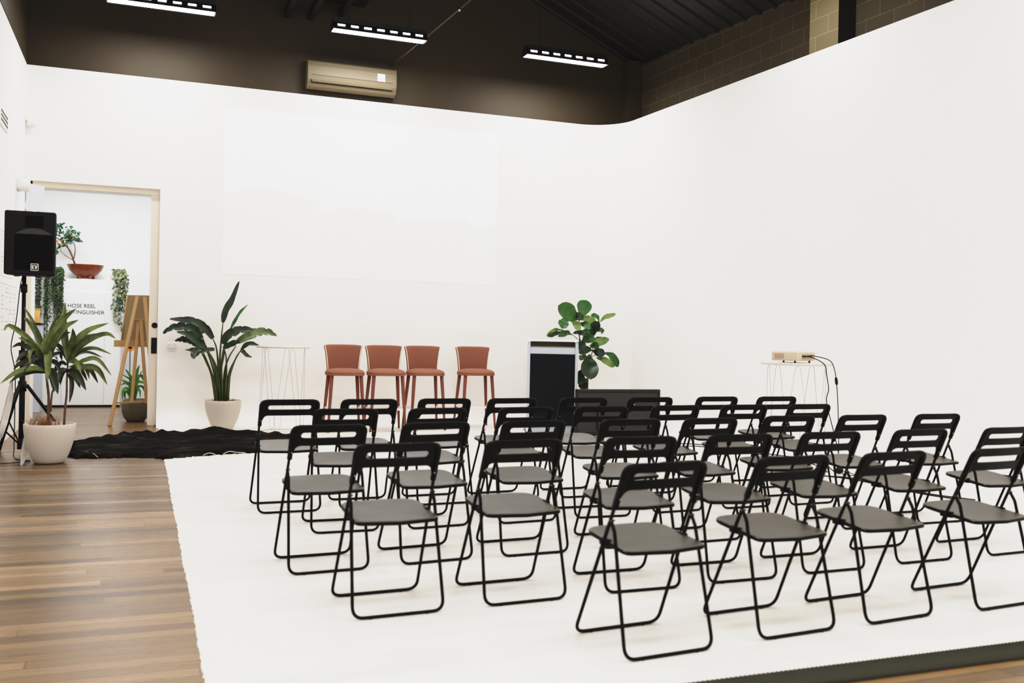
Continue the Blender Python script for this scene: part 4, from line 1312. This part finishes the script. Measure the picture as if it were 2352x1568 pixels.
m = MB(); m.tube([(0, 0, 0.0), (0, 0, p.z)], 0.006, 6); m.lathe([(0, 0), (0.07, 0), (0.07, 0.015), (0, 0.02)], n=20); m.build('stand', M['black'], orn)


# ================================================================ SPEAKER ON STAND
SX, SY = -1.062, 10.475
sp = thing('loudspeaker', 'black loudspeaker with a square white badge raised on the tripod', 'speaker', (SX + 0.06, SY, 1.745))
m = MB()
# cabinet: front wider than the back
pl_ = [(-0.222, -0.17), (0.222, -0.17), (0.222, -0.06), (0.15, 0.17), (-0.15, 0.17), (-0.222, -0.06)]
bm = bmesh.new()
vs = [bm.verts.new((x, y, z)) for z in (0.0, 0.61) for x, y in pl_]
n = 6
bm.faces.new(vs[:n][::-1]); bm.faces.new(vs[n:])
for i in range(n): bm.faces.new((vs[i], vs[(i + 1) % n], vs[(i + 1) % n + n], vs[i + n]))
bmesh.ops.recalc_face_normals(bm, faces=bm.faces)
bmesh.ops.bevel(bm, geom=list(bm.edges), offset=0.018, segments=3, profile=0.5, affect='EDGES')
bm.verts.index_update()
m.add([v.co.copy() for v in bm.verts], [[v.index for v in f.verts] for f in bm.faces], False); bm.free()
m.build('cabinet', M['black_soft'], sp)
m = MB(); m.box((0.035, -0.1715, 0.215), (0.335, 0.010, 0.335), bev=0.004); m.build('grille', M['black_cloth'], sp)
# horn: recessed flare built as stepped frame above the grille
m = MB()
o4 = [(-0.13, 0.395), (0.20, 0.395), (0.20, 0.575), (-0.13, 0.575)]; i4 = [(-0.04, 0.46), (0.11, 0.46), (0.11, 0.56), (-0.04, 0.56)]
ro = [Vector((x, -0.1725, z)) for x, z in o4]; ri_ = [Vector((x, -0.1715 - 0.0, z)) for x, z in i4]
lipm = [Vector((0.035, -0.1735, 0.455))]
m.add(ro + ri_, [(0, 1, 5, 4), (1, 2, 6, 5), (2, 3, 7, 6), (3, 0, 4, 7)])
m.build('horn_flare', M['black_soft'], sp)
m = MB(); m.box((0.035, -0.171, 0.51), (0.16, 0.004, 0.11)); m.build('horn_throat', M['black_cloth'], sp)
m = MB()
arc = [Vector((-0.12 + 0.31 * k / 12, -0.178, 0.395 + 0.052 * math.sin(PI * k / 12) ** 0.9)) for k in range(13)]
m.sheet([[p for p in arc], [Vector((p.x, -0.179, 0.39)) for p in arc]]); m.build('horn_lip', M['tv'], sp)
bg = MB()
bx, bz, bs = 0.045, 0.075, 0.031
for c, d in (((bx, -0.1782, bz + bs), (2 * bs + 0.006, 0.003, 0.005)), ((bx, -0.1782, bz - bs), (2 * bs + 0.006, 0.003, 0.005)), ((bx - bs, -0.1782, bz), (0.005, 0.003, 2 * bs)), ((bx + bs, -0.1782, bz), (0.005, 0.003, 2 * bs)),
             ((bx - 0.0195, -0.1782, bz), (0.007, 0.003, 0.036)), ((bx - 0.010, -0.1782, bz + 0.0155), (0.018, 0.003, 0.006)), ((bx - 0.011, -0.1782, bz), (0.014, 0.003, 0.006)), ((bx - 0.010, -0.1782, bz - 0.0155), (0.018, 0.003, 0.006))):
    bg.box(c, d)
bg.prism([(bx + 0.002, bz + 0.018), (bx + 0.009, bz + 0.018), (bx + 0.0125, bz - 0.004), (bx + 0.018, bz + 0.018), (bx + 0.025, bz + 0.018), (bx + 0.015, bz - 0.02), (bx + 0.008, bz - 0.02)], -0.18, -0.177, 'y')
bg.build('badge', M['white_enamel'], sp)
for x in (-0.12, 0.06, 0.16):
    m = MB(); m.box((x, -0.05, -0.006), (0.045, 0.05, 0.014)); m.build('foot', M['rubber'], sp)

sd = thing('speaker_stand', 'black tripod speaker stand with a tall pole beside the left wall', 'stand', (SX, SY, 0))
m = MB(); m.tube([(0, 0, 0.12), (0, 0, 1.74)], 0.0185, 12); m.tube([(0, 0, 0.10), (0, 0, 0.98)], 0.026, 12); m.build('pole', M['black'], sd)
for z0_, z1_, r_, nm_ in ((1.58, 1.66, 0.03, 'collar'), (0.94, 1.02, 0.036, 'collar'), (0.62, 0.72, 0.038, 'hub'), (0.06, 0.16, 0.036, 'hub')):
    m = MB(); m.tube([(0, 0, z0_), (0, 0, z1_)], r_, 12); m.build(nm_, M['black'], sd)
m = MB(); m.tube([(0.03, -0.01, 0.98), (0.075, -0.02, 0.98)], 0.008, 8); m.build('knob', M['black'], sd)
for (lx, ly) in ((0.45, 0.42), (-0.245, -0.62), (-0.235, 0.40)):
    h_ = Vector((lx, ly, 0)).normalized() * 0.05
    m = MB(); m.tube([Vector((h_.x, h_.y, 0.68)), Vector((lx, ly, 0.018))], 0.0165, 10)
    lg = m.build('leg', M['black'], sd)
    m = MB(); m.ball((lx, ly, 0.018), 0.02, 10); m.build('rubber_foot', M['rubber'], lg)
    mid = Vector((h_.x, h_.y, 0.68)).lerp(Vector((lx, ly, 0.018)), 0.55)
    m = MB(); m.tube([Vector((h_.x * 0.7, h_.y * 0.7, 0.11)), mid], 0.008, 8); m.build('brace', M['black'], sd)
m = MB()
m.tube(smooth_path([(SX + 0.0, SY + 0.16, 1.86), (SX - 0.03, SY + 0.10, 1.72), (SX - 0.035, SY - 0.02, 1.6), (SX - 0.06, SY - 0.035, 1.3), (SX - 0.10, SY - 0.03, 1.05), (SX - 0.06, SY - 0.04, 0.8), (SX - 0.055, SY - 0.055, 0.4), (SX - 0.05, SY - 0.10, 0.1), (SX - 0.02, SY - 0.3, 0.007), (SX + 0.13, SY - 0.5, 0.006), (SX + 0.02, SY - 0.62, 0.006), (SX - 0.22, SY - 0.72, 0.006)], 8), 0.0045, 6)
tag(m.build('speaker_cable', M['black']), 'black cable running down the speaker stand and across the boards', 'cable')

def film(name, lab, pts, w):
    mb = MB(); rows = []
    for i, p in enumerate(pts):
        p = Vector(p); k = w[i]
        rows.append([p + Vector((-k, 0.012 * math.sin(i * 2.1), 0)), p + Vector((-k * 0.3, -0.014, 0.004)), p + Vector((k * 0.35, 0.012, -0.004)), p + Vector((k, -0.01 * math.cos(i * 1.7), 0))])
    mb.sheet(rows); o = mb.build(name, M['plastic_wrap'], solid=0.0015)
    return tag(o, lab, 'plastic strip', 'crumpled strips by the speaker stand')
film('plastic_strip', 'crumpled pale plastic strip hanging down beside the white pot', [at(58, 1005, 10.0), at(59, 1020, 9.97), at(56, 1038, 9.92), at(53, 1055, 9.85), at(48, 1072, 9.72, None)], [0.012, 0.03, 0.032, 0.022, 0.006])
film('plastic_strip', 'crumpled grey plastic strip caught along the left leg of the speaker stand', [at(27, 872, 10.32), at(24, 905, 10.22), at(17, 940, 10.1), at(8, 975, 9.98), at(0, 1005, 9.9)], [0.01, 0.026, 0.03, 0.03, 0.02])


# ================================================================ RUG AND MAT
random.seed(3)
front = [(-0.62, 10.25), (-0.48, 10.10), (-0.20, 10.09), (0.09, 10.06), (0.23, 9.93), (0.42, 10.0), (0.66, 10.09), (0.90, 10.16), (1.10, 10.22), (1.30, 10.50), (1.52, 10.9), (1.78, 11.38)]
back = [(-0.66, 11.55), (-0.45, 11.80), (-0.22, 12.0), (0.02, 12.15), (0.24, 12.26), (0.48, 12.38), (0.70, 12.52), (0.92, 12.46), (1.12, 12.27), (1.33, 11.98), (1.55, 11.72), (1.80, 11.48)]
def resample(P, n):
    Q = smooth_path([(x, y, 0) for x, y in P], 12)
    return [Q[int(i * (len(Q) - 1) / n)] for i in range(n + 1)]
NF, NT = 110, 34
fa, ba = resample(front, NF), resample(back, NF)
rows_t, rows_b = [], []
def hn(x, y): return 0.5 + 0.25 * math.sin(x * 5.3 + y * 2.7 + 1.1) + 0.25 * math.sin(y * 7.1 - x * 3.9) * math.sin(x * 2.3)
for j in range(NT + 1):
    s = j / NT
    rt, rb = [], []
    for i in range(NF + 1):
        p = fa[i].lerp(ba[i], s)
        e = min(s, 1 - s, i / NF * 1.6, (1 - i / NF) * 1.6)
        k = min(1, e / 0.07)
        jit = (1 - k) * 0.05
        p = p + Vector((random.uniform(-jit, jit), random.uniform(-jit, jit), 0))
        z = 0.006 + 0.028 * k ** 0.5 * (0.35 + hn(p.x, p.y)) + 0.05 * k * max(0, 1 - abs(s - 0.93) / 0.14) * hn(p.x * 4.7 + math.sin(p.x * 2.9), 3 + p.x * 2.3) + 0.016 * k * (0.5 + 0.5 * math.sin(p.x * 19 + 6 * math.sin(p.y * 3) + 3 * math.sin(p.x * 4.3))) * (0.5 + 0.5 * math.sin(p.y * 9 + p.x * 2)) + random.uniform(0, 0.006) * k
        rt.append(Vector((p.x, p.y, z))); rb.append(Vector((p.x, p.y, 0.0015)))
    rows_t.append(rt); rows_b.append(rb)
m = MB(); m.sheet(rows_t); m.sheet(rows_b, flip=True)
for A_, B_ in ((rows_t[0], rows_b[0]), (rows_t[-1], rows_b[-1]), ([r[0] for r in rows_t], [r[0] for r in rows_b]), ([r[-1] for r in rows_t], [r[-1] for r in rows_b])):
    m.sheet([A_, B_])
rug = m.build('hide_rug', M['hide'])
tag(rug, 'dark brown-black hide rug rumpled across the boards and white floor before the doorway', 'rug')
m = MB()
for ps in ([(0.60, 10.03, 0.012), (0.66, 10.06, 0.03), (0.72, 10.09, 0.012)], [(0.80, 10.11, 0.012), (0.86, 10.12, 0.034), (0.94, 10.15, 0.018), (1.02, 10.17, 0.012)], [(-0.55, 10.5, 0.03), (-0.42, 10.2, 0.04), (-0.36, 10.08, 0.01)]):
    m.tube(smooth_path(ps, 6), 0.0038, 6)
m.build('edge_curl', M['hide_edge'], rug)

mt = thing('rubber_mat', 'narrow black ribbed rubber mat along the near edge of the white floor', 'mat', (4.3, 2.935, 0))
m = MB(); m.box((0, 0, 0.006), (6.4, 0.15, 0.012)); m.build('base', M['rubber'], mt)
m = MB()
for k in range(-150, 80):
    m.tube([(k * 0.02, -0.07, 0.0125), (k * 0.02, 0.07, 0.0125)], 0.0045, 5)
m.build('ribs', M['mat'], mt)


# ================================================================ WALL FITTINGS AND LIGHTS
# projected picture on the back wall
m = MB(); m.box((2.912, YB - 0.0018, 3.103), (3.835, 0.002, 2.195))
tag(m.build('projected_picture', M['picture']), 'faint pale landscape picture projected large on the white back wall', 'projected picture')

def outlet(name, lab, p, nrm):
    t = thing(name, lab, 'socket', p)
    m = MB(); m.box((0, -0.006, 0), (0.125, 0.012, 0.078), bev=0.003); m.build('plate', M['white_enamel'], t)
    for sx in (-1, 1):
        m = MB()
        m.box((sx * 0.032, -0.0125, 0.004), (0.004, 0.002, 0.012)); m.box((sx * 0.032 - 0.009, -0.0125, 0.012), (0.003, 0.002, 0.010)); m.box((sx * 0.032 + 0.009, -0.0125, 0.012), (0.003, 0.002, 0.010))
        m.build('pin_holes', M['vent'], t)
outlet('power_outlet', 'white double power outlet on the back wall beside the doorway', (0.385, YB, 1.048), None)

# air conditioner on the dark wall
ac = thing('air_conditioner', 'beige split-system air conditioner on the dark wall above the white wall', 'air conditioner', (2.655, YD, 4.56))
prof = [(0.0, 0.02), (0.0, 0.385), (-0.05, 0.395), (-0.16, 0.385), (-0.195, 0.36), (-0.205, 0.30), (-0.215, 0.17), (-0.21, 0.11), (-0.16, 0.03), (-0.10, 0.0)]
m = MB(); m.prism(prof, -0.595, 0.595, 'x'); m.build('body', M['ac'], ac)
for sx in (-1, 1):
    m = MB(); m.prism([(y * 1.02, z * 1.01) for y, z in prof], sx * 0.595, sx * 0.612, 'x'); m.build('end_cap', M['ac'], ac)
m = MB(); m.box((0, -0.2135, 0.175), (1.12, 0.006, 0.006)); m.box((0, -0.192, 0.072), (1.12, 0.008, 0.008)); m.box((-0.56, -0.2, 0.12), (0.006, 0.012, 0.11), rot=Matrix.Rotation(R(-25), 3, 'X')); m.build('outlet_slot', M['ac_dk'], ac)
m = MB(); m.box((0, -0.2015, 0.122), (1.1, 0.008, 0.092), rot=Matrix.Rotation(R(-22), 3, 'X')); m.build('louver', M['ac'], ac)
m = MB(); m.box((0.395, -0.2125, 0.235), (0.105, 0.004, 0.105), rot=Matrix.Rotation(R(-4), 3, 'X')); m.build('sticker', M['sticker'], ac)

# linear high-bay lights
YLT = 12.3
ZLT = 5.082
def make_light(lab):
    t = thing('highbay_light', lab, 'ceiling light', (0, YLT, ZLT), 0, 'black linear lights hanging in a line')
    L2 = 0.615
    m = MB()
    def trap(y0, z0, y1, z1, th=0.006):   # sloping side plate
        d = Vector((0, y1 - y0, z1 - z0)); nn = Vector((0, -d.z, d.y)).normalized() * th
        return [(y0, z0), (y1, z1), (y1 + nn.y, z1 + nn.z), (y0 + nn.y, z0 + nn.z)]
    m.prism(trap(-0.10, 0.0, -0.055, 0.10), -L2, L2, 'x'); m.prism(trap(0.10, 0.0, 0.055, 0.10), -L2, L2, 'x')
    m.box((0, 0, 0.123), (2 * L2 - 0.02, 0.13, 0.05))
    for sx in (-1, 1): m.prism([(-0.10, 0.0), (0.10, 0.0), (0.055, 0.10), (-0.055, 0.10)], sx * L2, sx * (L2 - 0.006), 'x')
    m.build('housing', M['lamp_body'], t)
    m = MB(); m.box((0, 0, 0.012), (2 * L2 - 0.03, 0.172, 0.006)); m.build('diffuser', M['lamp_glow'], t)
    for k in range(7):
        x = (k - 3) * 0.169
        m = MB(); m.box((x, -0.0845, 0.058), (0.095, 0.003, 0.026), rot=Matrix.Rotation(R(-24), 3, 'X')); m.build('glowing_slot', M['lamp_glow'], t)
    for sx in (-0.4, 0.4):
        m = MB(); m.tube([(sx, 0, 0.14), (sx, 0, 1.0)], 0.0035, 6); m.build('hanging_wire', M['black'], t)
    return t
l0 = make_light('black linear ceiling light at the left end, cut by the photo top')
XS = [at(372, 19, YLT).x, at(871.5, 84, YLT).x, at(1299, 141.5, YLT).x]
l0.location.x = XS[0]
dup(l0, (XS[1], YLT, ZLT), 0, 'black linear ceiling light hanging above the air conditioner')
dup(l0, (XS[2], YLT, ZLT), 0, 'black linear ceiling light nearest the block wall corner')
# wires reach the roof: lengths differ, so each is rebuilt to its own roof height
for l in [o_ for o_ in bpy.data.objects if o_.name.startswith('highbay_light')]:
    for c in [k for k in bpy.data.objects if k.parent == l and k.name.startswith('hanging_wire')]:
        x0 = sum(v.co.x for v in c.data.vertices) / len(c.data.vertices)
        top = roof_z(l.location.x + x0) - ZLT - 0.02
        me = c.data.copy(); c.data = me
        for v in me.vertices:
            if v.co.z > 0.5: v.co.z = top

br = thing('brace_pipe', 'thin metal brace pipe with a joint slanting up behind the middle light', 'pipe', at(990, 76, 12.6))
e = at(1085, -4, 12.6) - Vector(br.location); e2 = at(1130, -40, 12.6) - Vector(br.location)
m = MB(); m.tube([(0, 0, 0), e, e2], 0.011, 8); m.tube([(0, 0, 0), (-0.36, 0.775, -0.29)], 0.011, 8); m.build('pipe', M['ac'], br)
c_ = at(1055, 22, 12.6) - Vector(br.location)
m = MB(); m.ball(c_, 0.028, 10); m.build('joint', M['steel'], br)

# small fittings on the left wall
p = at(8, 275, x=XL)
vt = thing('wall_vent', 'small slotted vent on the left wall, high at the photo edge', 'vent', (XL, p.y - 0.05, p.z))
m = MB(); m.box((0.008, 0, 0), (0.016, 0.62, 0.19), bev=0.003); m.build('frame', M['white_enamel'], vt)
m = MB()
for k in range(3): m.box((0.0165, 0.0, -0.045 + k * 0.045), (0.003, 0.52, 0.022))
m.build('slot', M['ac_dk'], vt)
p = at(66, 285, YB)
ms = thing('motion_sensor', 'small white dome motion sensor in the upper left wall corner', 'sensor', (p.x, YB, p.z))
m = MB(); m.box((-0.005, -0.03, 0.065), (0.05, 0.06, 0.07), bev=0.01); m.build('bracket', M['white_enamel'], ms)
m = MB(); m.ball((0.045, -0.07, 0.0), 0.055, 16, (1.15, 1.0, 0.75)); m.build('dome', M['white_enamel'], ms)
m = MB(); m.tube([(-0.035, -0.006, 0.05), (-0.035, -0.006, -0.7)], 0.005, 6); m.build('conduit', M['white_enamel'], ms)
p = at(38, 423, x=XL)
xs_ = thing('exit_light', 'white bracket sign light with a clear hanging blade on the left wall by the door', 'sign', (XL, p.y, p.z))
m = MB(); m.tube([(0.0, 0, 0.0), (0.14, 0, 0.0)], 0.085, 20, rr=[0.085, 0.07]); m.build('bracket', M['white_enamel'], xs_)
m = MB(); m.box((0.19, 0.0, -0.14), (0.17, 0.012, 0.30), rot=Matrix.Rotation(R(8), 3, 'Y')); m.build('blade', M['acrylic'], xs_)
m = MB(); m.box((0.006, 0.0, -0.32), (0.012, 0.30, 0.50)); m.build('back_plate', M['acrylic'], xs_)

def poster(lab, y0, y1, z0, z1, seed):
    t = thing('wall_poster', lab, 'poster', (XL + 0.002, (y0 + y1) / 2, (z0 + z1) / 2), 0, 'printed sheets on the left wall')
    w, h = y1 - y0, z1 - z0
    m = MB(); m.box((0.001, 0, 0), (0.002, w, h)); m.build('sheet', M['paper'], t)
    rnd = random.Random(seed); m = MB()
    for c in range(5):
        yy = -w / 2 + w * (c + 0.5) / 5
        for k in range(int(h / 0.045) - 2):
            if rnd.random() < 0.75: m.box((0.0026, yy, h / 2 - 0.06 - k * 0.045), (0.001, w / 5 * rnd.uniform(0.3, 0.62), 0.014))
    m.box((0.0026, 0, h / 2 - 0.02), (0.001, w * 0.92, 0.006)); m.box((0.0026, w * 0.1, 0), (0.001, 0.006, h * 0.9))
    m.build('print', M['ink'], t)
poster('upper printed plan sheet with pale columns on the left wall behind the speaker', 11.0, 12.1, 1.78, 2.26, 1)
poster('lower printed plan sheet with pale columns on the left wall behind the speaker pole', 10.9, 12.6, 1.22, 1.72, 2)


# ================================================================ LIGHT
world = bpy.data.worlds.new('world'); sc.world = world
world.use_nodes = True
bgn = world.node_tree.nodes['Background']
bgn.inputs['Color'].default_value = (1.0, 0.98, 0.95, 1)
bgn.inputs['Strength'].default_value = 1.0

def area(name, loc, sx, sy, power, rot=(0, 0, 0), col=(1, 0.985, 0.965), spread=PI):
    d = bpy.data.lights.new(name, 'AREA'); d.shape = 'RECTANGLE'; d.size = sx; d.size_y = sy; d.energy = power; d.color = col; d.spread = spread
    o = bpy.data.objects.new(name, d); COL.objects.link(o); o.location = loc; o.rotation_euler = rot
    return o
for x in XS: area('lamp_overhead', (x, YLT, ZLT - 0.01), 1.1, 0.17, 32)
for y, xs in ((8.6, (0.3, 2.8, 5.9)), (5.2, (0.3, 2.8, 6.0)), (1.6, (0.3, 2.8, 5.3))):  # unseen lamps added to light the room; right-hand ones follow pools on the wall
    for x in xs: area('lamp_overhead', (x, y, 5.3), 1.1, 0.25, 24)
area('fill_far_room', (-0.6, 15.3, 3.7), 1.6, 1.6, 60, col=(0.95, 0.97, 1.0))  # fill lamp added to light the closed next room besides its tube

sc.view_settings.view_transform = 'Standard'
sc.view_settings.look = 'None'
sc.view_settings.exposure = 0.0
sc.view_settings.gamma = 1.0
# gentle film-like tone curve: lifted blacks, soft shoulder for the bright white walls
sc.view_settings.use_curve_mapping = True
cmap = sc.view_settings.curve_mapping
cmap.white_level = (2.0, 2.0, 2.0)
cv = cmap.curves[3]
TONE = [(0.0, 0.004), (0.012, 0.022), (0.0667, 0.19), (0.15, 0.48), (0.20, 0.64), (0.25, 0.75), (0.32, 0.815), (0.45, 0.865), (0.7, 0.90), (1.0, 0.93)]
cv.points[0].location = TONE[0]; cv.points[1].location = TONE[-1]
for q in TONE[1:-1]: cv.points.new(*q)
for q in cv.points: q.handle_type = 'AUTO_CLAMPED'
for ch, top in ((1, 0.98), (2, 0.955)): cmap.curves[ch].points[-1].location = (1.0, top)
cmap.update()
sc.cycles.use_denoising = True
sc.cycles.max_bounces = 10
sc.cycles.diffuse_bounces = 6
